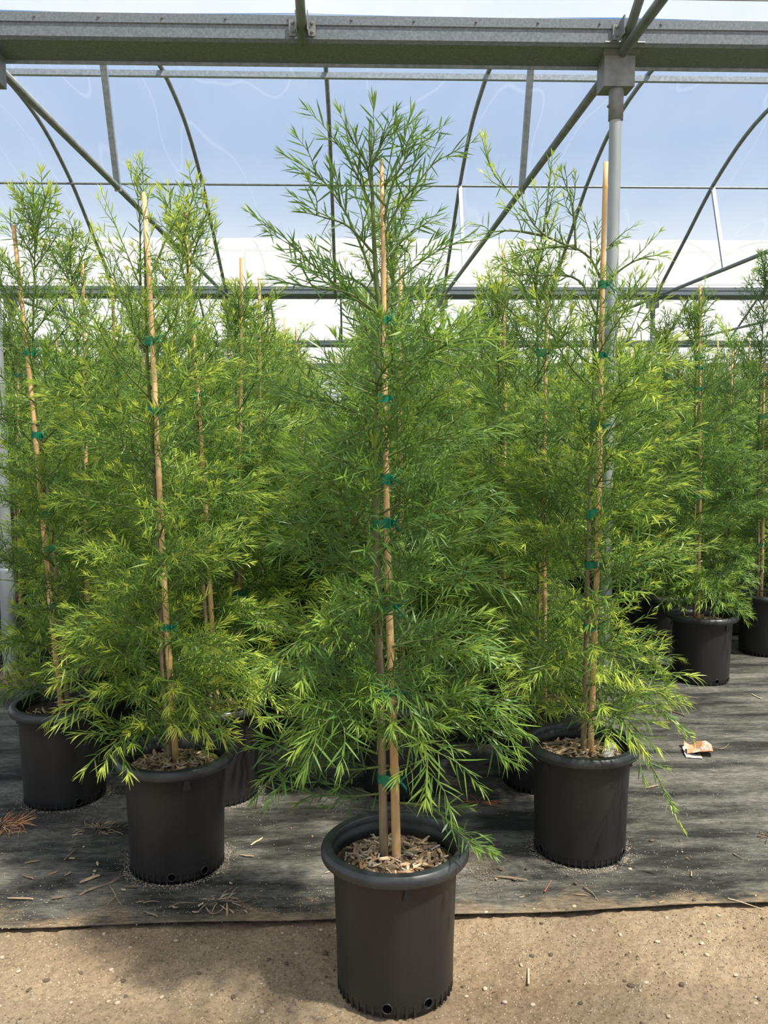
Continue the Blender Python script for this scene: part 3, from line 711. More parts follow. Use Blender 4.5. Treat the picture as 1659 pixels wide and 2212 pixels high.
def near_tree(spec):
    x, y, sd_ = spec['x'], spec['y'], spec['seed']
    root = tag(empty('potted_tree', (x, y, 0)), spec['label'], 'potted tree', GROUP_NEAR)
    yg = spec.get('yg', .85)
    pot_parts(root, spec.get('level', 1), spec.get('rot', 0), spec.get('dark', False), sd_, spec.get('pot', 1.0))
    (sx0, sz0), (sx1, sz1) = spec['stake']; r = spec.get('r', .0115); sy = spec.get('sy', 0.0)
    # extend the cane down into the mulch
    f = (.30-sz0)/(sz1-sz0); bx = sx0 + (sx1-sx0)*f
    a, b = (bx-x, sy, .30), (sx1-x, sy, sz1)
    link('bamboo_stake', stake_mesh(a, b, r, sd_, spec.get('taper', .28)), root)
    def cane(z): t = (z-a[2])/(b[2]-a[2]); return (a[0]+(b[0]-a[0])*t, sy)
    tx, ty = spec.get('trunk', (-.026, .004))
    if 'trunk_pts' in spec:
        ctrl = [(cane(.30)[0]+tx, sy+ty, .30), (cane(.8)[0]+tx, sy+ty, .8), (cane(1.4)[0]+tx, sy+ty, 1.4)] + [(px-x, sy+ty, pz) for px, pz in spec['trunk_pts']]
    else:
        rr = random.Random(sd_)
        ctrl = [(cane(z)[0]+tx*(1 if z < 1.9 else .8)+rr.uniform(-.006,.006), sy+ty+rr.uniform(-.005,.005), z) for z in (.30,.7,1.1,1.5,1.85)]
        lx = rr.uniform(-.03,.03); ctrl += [(ctrl[-1][0]+lx*.5, sy+ty, 2.15), (ctrl[-1][0]+lx, sy+ty, spec.get('top', 2.44)-.03)]
    ctrl = sorted(ctrl, key=lambda q: q[2]); link('trunk', trunk_mesh(ctrl, spec.get('tr', .0115), .0022, M['bark']), root)
    tz = [c[2] for c in ctrl]
    def tat(z): return (float(np.interp(z, tz, [c[0] for c in ctrl])), float(np.interp(z, tz, [c[1] for c in ctrl])), z)
    for k, z in enumerate(spec['ties']):
        c = cane(z); t = tat(z); dx, dy = c[0]-t[0], c[1]-t[1]
        tr_ = spec.get('tr', .0115)*(1-.6*(z-.3)/2)
        link('tie', tie_mesh(sd_*31+k, dx, dy, r*(1-.28*(z-.3)/2.1), tr_), root, loc=((c[0]+t[0])/2, (c[1]+t[1])/2, z))
    budget = spec.get('single', 0)
    for k, (pts, dy1) in enumerate(spec.get('custom', [])):
        o0 = Vector((pts[0][0]-x, tat(pts[0][1])[1], pts[0][1]))
        n = len(pts); ctrl_ = [(px-x-o0.x, dy1*(i/(n-1)), pz-o0.z) for i, (px, pz) in enumerate(pts)]
        ln = sum(math.dist(ctrl_[i], ctrl_[i+1]) for i in range(n-1))
        st, R = gen_branch(sd_*977+k, ctrl_, r0=spec.get('cr', .0040), twig_n=max(3, int(ln*15)), twig_len=.16, L=spec.get('cl', .062), young=spec.get('cy', .5), spacing=spec.get('cs', .0128), wid=spec.get('cw', .0046), droop=.08)
        br = link('branch', st.mesh('branch', M['bark_green'], True), root, loc=o0)
        if budget > 0:
            m_ = min(budget, 26, len(R)); rows = R[:m_]; budget -= m_
            for i, q in enumerate(rows):
                D = Vector(q[3:6]).normalized(); Nn = Vector(q[6:9]); Nn = (Nn - D*Nn.dot(D)).normalized(); B = Nn.cross(D); L = float(q[9])
                mt = Matrix(((D.x*L,B.x*L,Nn.x*L,q[0]),(D.y*L,B.y*L,Nn.y*L,q[1]),(D.z*L,B.z*L,Nn.z*L,q[2]),(0,0,0,1)))
                link('leaf', leaf_one[min(3, int(q[12]*4.5))*2 + (q[13] > .5)], br, mat4=mt).color = (yg, .4 + .6*min(1, yg), 1, 1)
            R = R[m_:]
        if len(R): tag(link('leaves', leaf_mesh('leaves', R), br), kind='stuff').color = (yg, .4 + .6*min(1, yg), 1, 1)
    for pr, m in branch_plan(sd_, tat, n=spec.get('n', 62), spread=spec.get('spread', 1.0), z0=spec.get('z0', .42), z1=spec.get('z1', 2.36), skip=spec.get('skip')):
        br = link('branch', pr[2], root, mat4=m); tag(link('leaves', pr[3], br), kind='stuff').color = (yg, .4 + .6*min(1, yg), 1, 1)
    if spec.get('tuft', True):
        pr = BYK['short'][sd_ % 4]; p = tat(spec.get('top', 2.44)-.14)
        br = link('branch', pr[2], root, mat4=Matrix.Translation(p) @ Matrix.Rotation(-math.radians(84), 4, 'Y') @ Matrix.Scale(spec.get('tufts', .9), 4)); tag(link('leaves', pr[3], br), kind='stuff').color = (yg, .4 + .6*min(1, yg), 1, 1)
    return root

KA = .968
def sa(pts): return [(px*KA, 1.6+(pz-1.6)*KA) for px, pz in pts]
CROWN_A = [
    ([(0.069, 1.895), (-0.006, 1.942), (-0.107, 1.953), (-0.211, 1.969)], -.10),
    ([(0.069, 1.895), (-0.011, 1.947), (-0.106, 2.025), (-0.173, 2.091), (-0.278, 2.167)], .02),
    ([(0.062, 1.985), (0.013, 2.105), (-0.032, 2.184), (-0.085, 2.245), (-0.17, 2.292)], -.06),
    ([(0.063, 2.163), (0.014, 2.272), (-0.03, 2.345), (-0.073, 2.375)], .05),
    ([(0.083, 2.163), (0.095, 2.233), (0.136, 2.308), (0.158, 2.345), (0.203, 2.385)], .03),
    ([(0.088, 2.092), (0.131, 2.176), (0.181, 2.234), (0.235, 2.291), (0.287, 2.298)], -.05),
    ([(0.088, 2.03), (0.136, 2.092), (0.19, 2.141), (0.261, 2.173)], .12),
    ([(0.094, 1.949), (0.154, 1.999), (0.222, 2.044), (0.305, 2.08)], -.08),
    ([(0.099, 1.909), (0.158, 1.941), (0.223, 1.972), (0.287, 2.008)], .10),
    ([(0.088, 2.119), (0.113, 2.229), (0.158, 2.299), (0.17, 2.315)], -.12),
    ([(0.059, 2.22), (0.041, 2.29), (0.006, 2.34), (-0.008, 2.36)], -.05),
    ([(0.057, 2.28), (0.086, 2.34), (0.115, 2.375)], -.03),
    ([(0.071, 1.927), (0.021, 1.985), (-0.069, 2.029), (-0.109, 2.113)], .15),
    ([(0.063, 2.052), (-0.005, 2.114), (-0.069, 2.127), (-0.127, 2.131)], -.14),
]
LOW_A = [
    ([(0.103, 0.534), (0.213, 0.532), (0.304, 0.463), (0.376, 0.442)], -.12),
    ([(0.097, 0.561), (-0.006, 0.556), (-0.096, 0.565), (-0.185, 0.586)], -.02),
    ([(0.103, 0.641), (-0.006, 0.643), (-0.082, 0.671), (-0.146, 0.678)], -.10),
    ([(0.11, 0.707), (0.008, 0.735), (-0.094, 0.783), (-0.195, 0.817)], .02),
    ([(0.104, 0.852), (-0.029, 0.906), (-0.143, 0.933), (-0.244, 0.882)], -.06),
    ([(0.107, 0.799), (0.212, 0.85), (0.301, 0.914), (0.429, 0.952)], -.03),
    ([(0.11, 0.93), (0.212, 1.006), (0.281, 1.108)], -.08),
    ([(0.107, 0.878), (0.25, 0.889), (0.353, 0.848)], .04),
]
CROWN_G = [
    ([(0.88, 2.099), (0.824, 2.181), (0.671, 2.244), (0.585, 2.35), (0.487, 2.451), (0.462, 2.559)], -.04),
    ([(0.671, 2.244), (0.57, 2.256), (0.489, 2.248), (0.427, 2.227)], -.05),
    ([(0.676, 2.257), (0.69, 2.351), (0.705, 2.46)], .04),
    ([(0.791, 2.194), (0.78, 2.336), (0.737, 2.468)], .02),
    ([(0.875, 2.067), (0.981, 2.147), (1.079, 2.171)], -.08),
    ([(0.868, 1.97), (0.801, 2.098), (0.637, 2.114), (0.49, 2.145)], .06),
    ([(0.865, 1.938), (1.0, 2.035), (1.065, 2.099)], .05),
    ([(0.783, 2.21), (0.636, 2.185), (0.482, 2.113)], -.10),
    ([(0.86, 2.138), (0.914, 2.21), (0.995, 2.258)], .08),
    ([(0.862, 0.697), (0.981, 0.818), (1.085, 0.764), (1.121, 0.712)], .05),
    ([(0.86, 0.592), (1.003, 0.626), (1.144, 0.536), (1.251, 0.428)], -.03),
    ([(0.86, 0.500), (0.935, 0.545), (1.025, 0.43), (1.13, 0.20)], -.27),
    ([(0.86, 0.627), (0.743, 0.699), (0.624, 0.596), (0.557, 0.509)], -.06),
]
CROWN_B = [
    ([(-0.66, 0.526), (-0.766, 0.613), (-0.897, 0.598), (-1.006, 0.532)], -.06),
    ([(-0.66, 0.458), (-0.537, 0.576), (-0.455, 0.506)], -.08),
    ([(-0.708, 2.024), (-0.751, 2.148), (-0.829, 2.361)], -.04),
    ([(-0.72, 2.055), (-0.716, 2.27), (-0.724, 2.422)], 0),
    ([(-0.715, 2.024), (-0.64, 2.209), (-0.558, 2.362)], .05),
    ([(-0.71, 1.837), (-0.786, 2.024), (-0.887, 2.269)], .04),
    ([(-0.705, 1.647), (-0.525, 1.79), (-0.382, 1.806)], -.03),
    ([(-0.68, 0.915), (-0.769, 1.032), (-0.911, 1.132)], -.10),
    ([(-0.67, 0.797), (-0.789, 0.916), (-0.95, 0.934)], -.10),
]
STD = [.75, 1.15, 1.62, 1.9]
SPECS = [
    dict(x=.1145, y=2.42, seed=1, yg=.42, level=3, pot=.985, rot=.0, stake=((.1145,.40),(.079,2.277)), r=.0138, tr=.0135, trunk=(-.031,.004),
         trunk_pts=sa([(0.078,1.882),(0.071,1.963),(0.063,2.096),(0.059,2.229),(0.053,2.34),(0.053,2.40)]), ties=[1.867,1.66,1.442,1.323,1.093,.85,.60],
         custom=[(sa(p), d) for p, d in CROWN_A] + LOW_A, single=300, taper=.62, n=66, cs=.0105, z0=.66, skip=lambda z: z > 1.74, tufts=.6, top=2.36, cl=.070, cw=.0050, cy=.40,
         label='tall staked tree in the black pot standing forward alone on bare soil'),
    dict(x=-.643, y=3.15, seed=2, yg=1.05, level=3, rot=.25, stake=((-.6435,.389),(-.6977,2.369)), r=.0118, ties=[1.876,1.635,1.122,.873], custom=CROWN_B, cy=.8, n=64, skip=lambda z: z > 2.0, trunk=(-.022,.012),
         label='yellow-green staked tree in a chip-mulched pot in front of the dark-soil pot'),
    dict(x=-1.238, y=3.76, seed=3, yg=.7, level=2, dark=True, rot=.8, stake=((-1.2466,.487),(-1.3536,2.385)), r=.0118, ties=[1.883,1.544,1.218,1.072,.827], trunk=(.028,.004), n=66, label='staked tree in the pot with dark bare potting soil'),
    dict(x=-.585, y=3.76, seed=4, level=2, rot=2.0, stake=((-.583,.478),(-.668,2.447)), ties=[1.995,1.704,1.097,.57], n=66, trunk=(-.026,.002), label='staked tree standing directly behind the yellow-green tree'),
    dict(x=.845, y=3.20, seed=5, yg=.95, level=3, rot=1.1, stake=((.8828,.416),(.8909,2.493)), r=.0125, tr=.013, trunk=(-.028,.004), ties=[2.075,1.828,1.579,1.266,1.076,.844],
         trunk_pts=[(.868,1.9),(.880,2.099)], custom=CROWN_G, cr=.0052, cy=.6, n=66, skip=lambda z: z > 1.95, tuft=False, z0=.46, label='staked tree with bent-over leader and a white tag in its pot'),
    dict(x=.21, y=3.78, seed=6, level=1, stake=((.2094,.625),(.2045,2.22)), ties=[2.017,1.693,.868], n=66, top=2.3, label='staked tree hidden right behind the lone forward tree'),
    dict(x=.83, y=3.83, seed=7, level=1, stake=((.836,.613),(.822,2.2)), ties=[1.884,1.65,1.068], n=66, z1=2.2, top=2.25, label='staked tree directly behind the tree with the white tag'),
    dict(x=-.545, y=4.40, seed=8, level=1, stake=((-.547,1.147),(-.524,2.373)), ties=STD, z1=2.08, top=2.15, n=66, label='third staked tree in line behind the yellow-green tree'),
    dict(x=-1.28, y=4.40, seed=9, level=1, stake=((-1.303,.716),(-1.271,2.343)), ties=[.7,1.2,1.9], n=66, label='staked tree directly behind the pot with dark soil'),
    dict(x=.75, y=4.42, seed=10, level=1, stake=((.7588,.72),(.7398,2.415)), ties=STD, z1=2.15, top=2.25, n=66, label='third staked tree in line behind the white-tag tree'),
    dict(x=2.15, y=5.36, seed=11, yg=.5, level=2, rot=.4, stake=((2.1243,.545),(2.0708,2.391)), r=.0115, ties=[1.971,1.908,1.785,1.536,1.13], n=66, z1=2.15, top=2.3, spread=1.05, label='staked tree in the clean pot at the corner of the block across the aisle'),
    dict(x=2.84, y=5.98, seed=12, yg=.45, level=1, stake=((2.80,.6),(2.76,2.0)), ties=STD, n=66, top=2.6, z1=2.5, label='tree with a tall thin top beyond the corner pot across the aisle'),
    dict(x=2.13, y=6.02, seed=13, level=1, stake=((2.13,.6),(2.12,2.1)), ties=STD, n=66, z1=2.1, top=2.2, label='staked tree directly behind the corner pot across the aisle'),
    dict(x=-2.19, y=5.98, seed=14, level=1, stake=((-2.21,.72),(-2.165,2.05)), ties=STD, n=66, z1=2.1, top=2.15, label='staked tree just behind the column that rises from torn cloth'),
]
for s_ in SPECS: near_tree(s_)

# ------------------------------------------------------------------ the rows behind: lighter copies
VAR = []
for v in range(6):
    rr = random.Random(900+v); lx = rr.uniform(-.03,.03)
    ctrl = [(-.022,.003,.30),(-.02,.0,1.0),(-.02+lx*.4,.004,1.7),(-.02+lx,0,2.26)]
    tz = [c[2] for c in ctrl]
    tat = lambda z, c=ctrl, t=tz: (float(np.interp(z, t, [q[0] for q in c])), float(np.interp(z, t, [q[1] for q in c])), z)
    rows = []; wood = MB()
    for pr, m in branch_plan(950+v, tat, n=64, z1=2.12):
        R = pr[5].copy(); A3 = np.array(m.to_3x3()); sc = m.to_scale()[0]
        R[:,0:3] = R[:,0:3] @ A3.T + np.array(m.translation); R[:,3:6] = R[:,3:6] @ A3.T; R[:,6:9] = R[:,6:9] @ A3.T; R[:,9:11] *= sc
        rows.append(R); wood.add([m @ Vector(p) for p in pr[4].v], pr[4].f)
    fol = leaf_mesh('foliage', np.concatenate(rows)); wd_me = wood.mesh('branches', M['twig'], True)
    VAR.append((fol, wd_me, trunk_mesh(ctrl, .011, .002, M['bark']), [stake_mesh((0,0,.3), (rr.uniform(-.05,.05), rr.uniform(-.03,.03), z), .0115, 50+v) for z in (2.38, 2.12)]))
far_pot = MB().lathe(body_prof, 36).lathe(foot_prof, 36).mesh('pot', M['pot'], True)
far_rim = MB().lathe(rim_prof, 40).mesh('rim', M['rim'], True)
far_tie = tie_mesh(77, .024, 0, .0105, .009)
def far_tree(x, y, k, label, group, rng, ties=0):
    fol, wdm, trk, stk = VAR[k % len(VAR)]
    root = tag(empty('potted_tree', (x, y, 0), rng.uniform(0, 6.283)), label, 'potted tree', group)
    p = link('pot', far_pot, root); link('rim', far_rim, p); link('mulch', mulch_mes[k % 3], root)
    yf = rng.uniform(.65, 1.1); s = rng.uniform(.88, 1.03); sw = rng.uniform(.95, 1.15)
    for nm, me in (('trunk', trk), ('branches', wdm), ('foliage', fol)):
        o = link(nm, me, root); o.scale = (sw, sw, s); o.location = (0, 0, .36*(1-s))
        if nm != 'trunk': tag(o, kind='stuff').color = (yf, 1, 1, 1)
    link('bamboo_stake', stk[rng.random() < .35], root)
    for t in range(ties): link('tie', far_tie, root, loc=(-.010, 0, (.8,1.35,1.85)[t]))
rng_far = random.Random(5); taken = [(s_['x'], s_['y']) for s_ in SPECS]; n_far = 0
cols_x = [X0 + i*STEP for i in range(-6, 7)]
ORD = ['first','second','third','fourth','fifth','sixth','seventh','eighth','ninth','tenth','eleventh','twelfth','thirteenth','fourteenth','fifteenth','sixteenth','seventeenth','eighteenth']
LINE = {0: 'line behind the lone forward tree', 1: 'line behind the white-tag tree', -1: 'line behind the yellow-green tree', -2: 'line behind the dark-soil pot', 3: 'line behind the aisle corner pot', 4: 'line next to the aisle corner pot', 2: 'aisle gap behind the near column'}
def row_label(x, y):
    i = round((x-.17)/.70); w = LINE.get(i) or ('lines beyond the column in torn cloth' if i < 0 else 'lines beyond the aisle corner pot')
    return 'staked young tree, %s row back, in the %s' % (ORD[min(17, int(round((y-2.5)/.64)))], w)
FIX = [(-.53,5.02),(-.55,5.66),(-.575,6.3),(.2,4.42),(.2,5.04),(.8,5.04),(-1.28,5.04),(-1.30,5.68),(2.10,6.66),(2.16,7.3),(2.82,6.62),(-2.0,6.62),(3.5,6.0)]
for k, (x, y) in enumerate(FIX):
    far_tree(x, y, k, row_label(x, y), 'trees in the rows behind', rng_far, 3); taken.append((x, y))
yy = 5.66
while yy < 14.2:
    i = -14
    while i < 15:
        x = .17 + i*.70 + rng_far.uniform(-.06,.06); y = yy + rng_far.uniform(-.06,.06); i += 1
        if abs(x - .0355*y) > .44*y + .25: continue
        if 1.15 < x < 1.95 and y < 8.6: continue
        if x < -1.6 and y < 6.1: continue
        if x > 1.9 and y < 6.6: continue
        if min(math.hypot(x-a, y-b) for a, b in taken) < .5: continue
        if any(math.hypot(x-cx, y-ry) < .45 for cx in cols_x for ry in ROWS): continue
        taken.append((x, y)); n_far += 1
        far_tree(x, y, n_far, row_label(x, y), 'trees in the rows behind', rng_far, 2 if y < 7.5 else 0)
    yy += .64 if yy < 9 else .86
while yy < 25.5:
    i = -12
    while i < 13:
        x = .3 + i*1.75 + rng_far.uniform(-.3,.3); y = yy + rng_far.uniform(-.25,.25); i += 1
        if abs(x - .0355*y) > .44*y + .25 or any(math.hypot(x-cx, y-ry) < .6 for cx in cols_x for ry in ROWS): continue
        n_far += 1
        far_tree(x, y, n_far, 'distant young tree beyond the second gutter', 'trees beyond the second gutter', rng_far)
    yy += 1.35
print('far trees', n_far)

# ------------------------------------------------------------------ litter on cloth and soil
CHIPS = [(-0.948,3.008,-0.905,3.05),(-0.792,2.97,-0.745,2.968),(-0.8,2.955,-0.778,2.948),(-0.725,2.867,-0.705,2.872),(-0.684,2.806,-0.64,2.782),(-0.608,2.839,-0.58,2.827),(-0.532,2.802,-0.505,2.796),(-0.518,2.833,-0.502,2.858),(-0.481,2.871,-0.468,2.885),(-0.423,2.843,-0.414,2.784),(-0.428,2.931,-0.419,2.946),(-0.435,2.984,-0.421,2.977),(-1.191,3.155,-1.149,3.167),(-1.169,3.061,-1.126,3.04),(-1.08,3.061,-1.053,3.092),(-1.022,3.055,-1.004,3.08),(-1.047,3.184,-1.02,3.182),(-1.098,3.37,-1.051,3.379),(-1.156,2.91,-1.087,2.904),(-1.014,2.901,-0.977,2.912),(-0.935,3.155,-0.922,3.124),(0.499,2.99,0.59,2.961),(0.74,2.857,0.78,2.85),(1.194,2.998,1.179,2.95),(-0.428,3.186,-0.366,3.166),(-0.394,3.257,-0.348,3.323),(-0.108,3.038,-0.075,3.053),(1.28,3.723,1.328,3.745),(1.755,4.729,1.79,4.651),(2.32,5.04,2.341,4.908),(1.511,4.987,1.617,5.026),(1.834,5.061,1.963,4.968)]
rl = random.Random(3)
for q in range(46):
    x_, y_ = rl.uniform(-1.25, 1.7), 2.80 + 1.3*rl.random()**1.8
    if any(math.hypot(x_-s_['x'], y_-s_['y']) < .22 for s_ in SPECS): continue
    a_, n_ = rl.uniform(0, 6.28), rl.uniform(.008, .024); CHIPS.append((x_, y_, x_+math.cos(a_)*n_, y_+math.sin(a_)*n_))
for k, (x0, y0, x1, y1) in enumerate(CHIPS):
    ln = math.hypot(x1-x0, y1-y0); me = CHIP[(k*5) % 9]; big = k == 0
    o = link('wood_chip', me, mat4=Matrix.Translation(((x0+x1)/2, (y0+y1)/2, .0085)) @ Matrix.Rotation(math.atan2(y1-y0, x1-x0), 4, 'Z') @ Matrix.Diagonal((max(.3, ln/.038), 2.2 if big else min(1.0, .35+ln/.05), 1.0, 1)))
    tag(o, 'broad pale splinter of wood on the cloth beside a dry root' if big else 'small pale wood chip lying on the black ground cloth', 'wood chip', None if big else 'loose chips on the cloth')

def blob_mesh(seed, mat, flat=.6):
    bm = bmesh.new(); bmesh.ops.create_icosphere(bm, subdivisions=2, radius=1)
    r = random.Random(seed); ax = [Vector((r.gauss(0,1), r.gauss(0,1), r.gauss(0,1))).normalized() for _ in range(7)]; am = [r.uniform(-.28,.22) for _ in ax]
    for v in bm.verts:
        d = v.co.normalized(); v.co = d*(1 + sum(a*max(0, d.dot(x))**3 for a, x in zip(am, ax))); v.co.z *= flat
    me = bpy.data.meshes.new('blob'); bm.to_mesh(me); bm.free(); me.materials.append(mat)
    me.polygons.foreach_set('use_smooth', [True]*len(me.polygons)); return me
PEB = [blob_mesh(k, M['pebble'], .62) for k in range(4)]; CLD = [blob_mesh(10+k, M['clod'], .55) for k in range(4)]
PEBBLES = [(-1.018,3.272),(-0.923,3.064),(-0.924,3.085),(-0.485,3.053),(-0.402,4.233),(0.587,2.777),(0.658,2.405),(0.982,3.023),(-0.925,2.666),(-0.991,2.531),(-0.853,2.466),(-0.683,2.687),(-0.79,2.711),(0.722,2.786),(0.427,2.761),(0.414,2.327),(0.489,2.314),(-0.179,2.592),(-0.289,2.573),(0.755,2.681),(0.836,2.652),(-0.422,2.626),(-0.557,2.669),(-0.229,2.694),(1.182,2.728),(0.994,2.522),(0.935,2.597),(-0.721,2.532),(-0.541,2.385),(1.108,2.426)]
PEBBLES += [(rl.uniform(-1.1,1.3), rl.uniform(2.22,2.74)) for _ in range(36)]
CLODS_MORE = [(rl.uniform(-1.1,1.3), rl.uniform(2.22,2.74)) for _ in range(26)]
def ground_h(x, y):
    return .005 if y > float(cloth_edge(np.array(x))) else float(soil_z(np.array(x), np.array(y)))
for k, (x, y) in enumerate(PEBBLES):
    if math.hypot(x-.1145, y-2.42) < .19: continue
    s = rl.uniform(.0035,.0075); on_c = y > float(cloth_edge(np.array(x)))
    o = link('pebble', PEB[k % 4], mat4=Matrix.Translation((x, y, ground_h(x, y)+s*.35)) @ Matrix.Rotation(rl.uniform(0,6.28),4,'Z') @ Matrix.Diagonal((s*1.25, s, s, 1)))
    tag(o, 'small pale pebble on the black ground cloth' if on_c else 'small pale pebble half sunk in the tan soil', 'pebble', 'pebbles on the cloth' if on_c else 'pebbles in the soil')
CLODS = [(0.765,2.932),(0.599,2.714),(1.146,2.604),(0.789,2.389),(0.623,2.313),(0.903,2.488),(0.67,2.774),(1.133,3.236),(0.521,3.042),(0.615,3.041),(0.496,2.971),(0.557,2.969),(1.317,2.709),(1.133,2.809),(1.179,2.807),(0.533,2.54),(0.592,2.547),(0.694,2.764),(1.24,3.228),(1.463,3.377),(1.556,3.253),(0.931,2.379),(1.132,2.327),(-0.673,2.474)]
for k, (x, y) in enumerate(CLODS + CLODS_MORE):
    if math.hypot(x-.1145, y-2.42) < .19: continue
    s = rl.uniform(.004,.009)*(1.8 if k == 0 else 1); on_c = y > float(cloth_edge(np.array(x)))
    o = link('soil_clod', CLD[k % 4], mat4=Matrix.Translation((x, y, ground_h(x, y)+s*.3)) @ Matrix.Rotation(rl.uniform(0,6.28),4,'Z') @ Matrix.Diagonal((s*1.3, s, s*.8, 1)))
    tag(o, 'dark crumb of soil on the dusty ground cloth' if on_c else 'dark crumb of soil on the tan ground', 'soil clod', 'soil crumbs on the cloth' if on_c else 'soil crumbs on the ground')
TWIGS = [[(-0.928,2.919),(-0.896,2.959),(-0.854,2.988),(-0.823,3.047)],[(-0.923,2.933),(-0.875,2.968),(-0.844,2.997),(-0.813,3.04)],[(-0.847,2.985),(-0.814,2.926),(-0.803,2.902)],[(-0.803,2.902),(-0.818,2.848)],[(-0.804,2.905),(-0.77,2.846)],[(-1.058,3.17),(-1.046,3.219),(-1.041,3.262)],[(0.784,2.907),(0.803,2.858),(0.809,2.811)],[(0.644,2.879),(0.678,2.939)],[(1.396,3.119),(1.414,3.073)],[(1.245,2.811),(1.278,2.783),(1.335,2.739)],[(0.509,2.474),(0.495,2.398)],[(-0.489,2.826),(-0.463,2.78),(-0.436,2.804),(-0.43,2.838)],[(-0.611,2.831),(-0.577,2.852),(-0.517,2.855)],[(-0.702,2.863),(-0.672,2.867),(-0.649,2.866)],[(1.738,4.204),(1.788,4.158),(1.853,4.231)],[(-0.396,3.818),(-0.34,3.756),(-0.311,3.775)]]
tw_lab = {0:'forked dry root lying beside the broad splinter on the cloth', 9:'pale crooked root on the soil along the cloth hem', 10:'straight pale straw lying on the bare soil', 6:'thin dry twig on the cloth in front of the white-tag pot', 7:'short reddish twig on the cloth between the two front pots', 8:'dark thin twig on the dusty pale cloth'}
# the forked root is one thing
root_ = tag(empty('dry_root', (-.85, 2.96, .006)), tw_lab[0], 'dry root')
for k in range(5):
    p = [(a+.85, b-2.96, .002+.004*(i % 2)) for i, (a, b) in enumerate(TWIGS[k])]
    link('root_strand', MB().tube(spline(p, 8), [.0026*(1-.5*i/7) for i in range(8)], 5).mesh('root_strand', M['needle_grey'], True), root_)
for k in range(5, len(TWIGS)):
    x, y = TWIGS[k][0]; p = [(a-x, b-y, .003*(i % 2)) for i, (a, b) in enumerate(TWIGS[k])]
    mt = M['chip2'] if k in (9, 10) else (M['needle_red'] if k == 7 else M['needle_grey'])
    o = link('dry_twig', MB().tube(spline(p, 8), [.0028*(1-.5*i/7) if k != 10 else .0035 for i in range(8)], 5).mesh('dry_twig', mt, True), loc=(x, y, ground_h(x, y)+.003))
    tag(o, tw_lab.get(k, 'thin curled dry twig on the black ground cloth'), 'twig', None if k in tw_lab else 'curled twigs on the cloth')

def needle_heap(name, label, x, y, n, rad, ln, mats, seed, lift=.02, cat='dry needles'):
    r = random.Random(seed); root = tag(empty(name, (x, y, .004)), label, cat)
    for q in range(n):
        a, d = r.uniform(0, 6.283), rad*r.random(); px, py = d*math.cos(a), d*math.sin(a)*.55; b = a + r.uniform(-.9,.9); l = ln*r.uniform(.6,1.2)
        z0, z1 = r.uniform(.001, lift), r.uniform(.001, lift*1.4)
        p = [(px,py,z0), (px+math.cos(b)*l*.5, py+math.sin(b)*l*.5, (z0+z1)/2+r.uniform(0,.008)), (px+math.cos(b)*l, py+math.sin(b)*l, z1)]
        link('needle', MB().tube(spline(p, 5), [.0011,.0017,.0017,.0013,.0005], 4).mesh('needle', r.choice(mats), True), root)
needle_heap('needle_heap', 'bright orange heap of dry needles in front of the dark-soil pot', -1.38, 3.43, 110, .10, .07, [M['needle_orange']]*5 + [M['needle_red']], 1, .035)
needle_heap('needle_heap', 'scattered red-brown needles on shaded cloth between the lone pot and the white-tag pot', .523, 3.60, 14, .06, .075, [M['needle_red']], 2, .012)
needle_heap('needle_heap', 'few dull brown needles farther back on the shaded cloth', .529, 4.02, 7, .04, .07, [M['needle_red'], M['needle_grey']], 3, .010)
needle_heap('root_heap', 'tangle of dull dry roots on the cloth beside the yellow-green tree pot', -1.0, 3.41, 46, .10, .05, [M['needle_grey']], 4, .012, 'dry roots')
needle_heap('root_heap', 'tangle of pale dry roots near the cloth hem', -.46, 2.86, 18, .06, .05, [M['needle_grey'], M['chip2']], 5, .010, 'dry roots')
needle_heap('needle_heap', 'tan dry needles behind the foot of the column in torn cloth', -2.02, 5.72, 26, .12, .07, [M['needle_orange'], M['needle_grey']], 6, .012)
needle_heap('root_heap', 'dark dry scraps on the dusty cloth across the aisle', 1.60, 3.24, 22, .05, .035, [M['needle_grey'], M['clod']], 8, .012, 'dry scraps')

POT_XY = [(s_['x'], s_['y']) for s_ in SPECS] + FIX
def grit(name, label, seed, n, region, mats):
    """tiny crumbs nobody could count"""
    r = np.random.default_rng(seed); mb_v = []; mb_f = []
    for q in range(n):
        x, y, s = region(r)
        if any((x-px)**2 + (y-py)**2 < .1690**2 for px, py in POT_XY) or math.hypot(x-1.66, y-4.13) < .10: continue
        z = ground_h(x, y); b = len(mb_v)
        mb_v += [(x+s, y, z), (x-.5*s, y+.8*s, z), (x-.6*s, y-.7*s, z), (x, y, z+s*.9)]; mb_f += [(b,b+1,b+3), (b+1,b+2,b+3), (b+2,b,b+3)]
    me = bpy.data.meshes.new(name); me.from_pydata(mb_v, [], mb_f); me.materials.append(mats); me.update()
    return tag(link(name, me), label, 'grit', kind='stuff')
def on_cloth(r):
    if r.random() < .45:
        s_ = SPECS[(0,1,1,2,3,4,4)[r.integers(0,7)]]; a = r.uniform(0, 6.283); d = .17 + abs(r.normal(0,.02)); x, y = s_['x']+d*math.cos(a), s_['y']+d*math.sin(a)
        if y > 2.9: return x, y, r.uniform(.0012,.0030)
    return r.uniform(-1.6,2.0), 2.78 + 1.9*r.random()**1.7, r.uniform(.0010,.0028)
grit('cloth_grit', 'pale grit and perlite crumbs scattered over the black cloth', 1, 7000, on_cloth, M['pebble'])
grit('soil_grit', 'fine pale gravel bits in the tan soil', 2, 5000, lambda r: (r.uniform(-1.3,1.6), r.uniform(2.1,2.75), r.uniform(.0015,.0042)), M['pebble'])
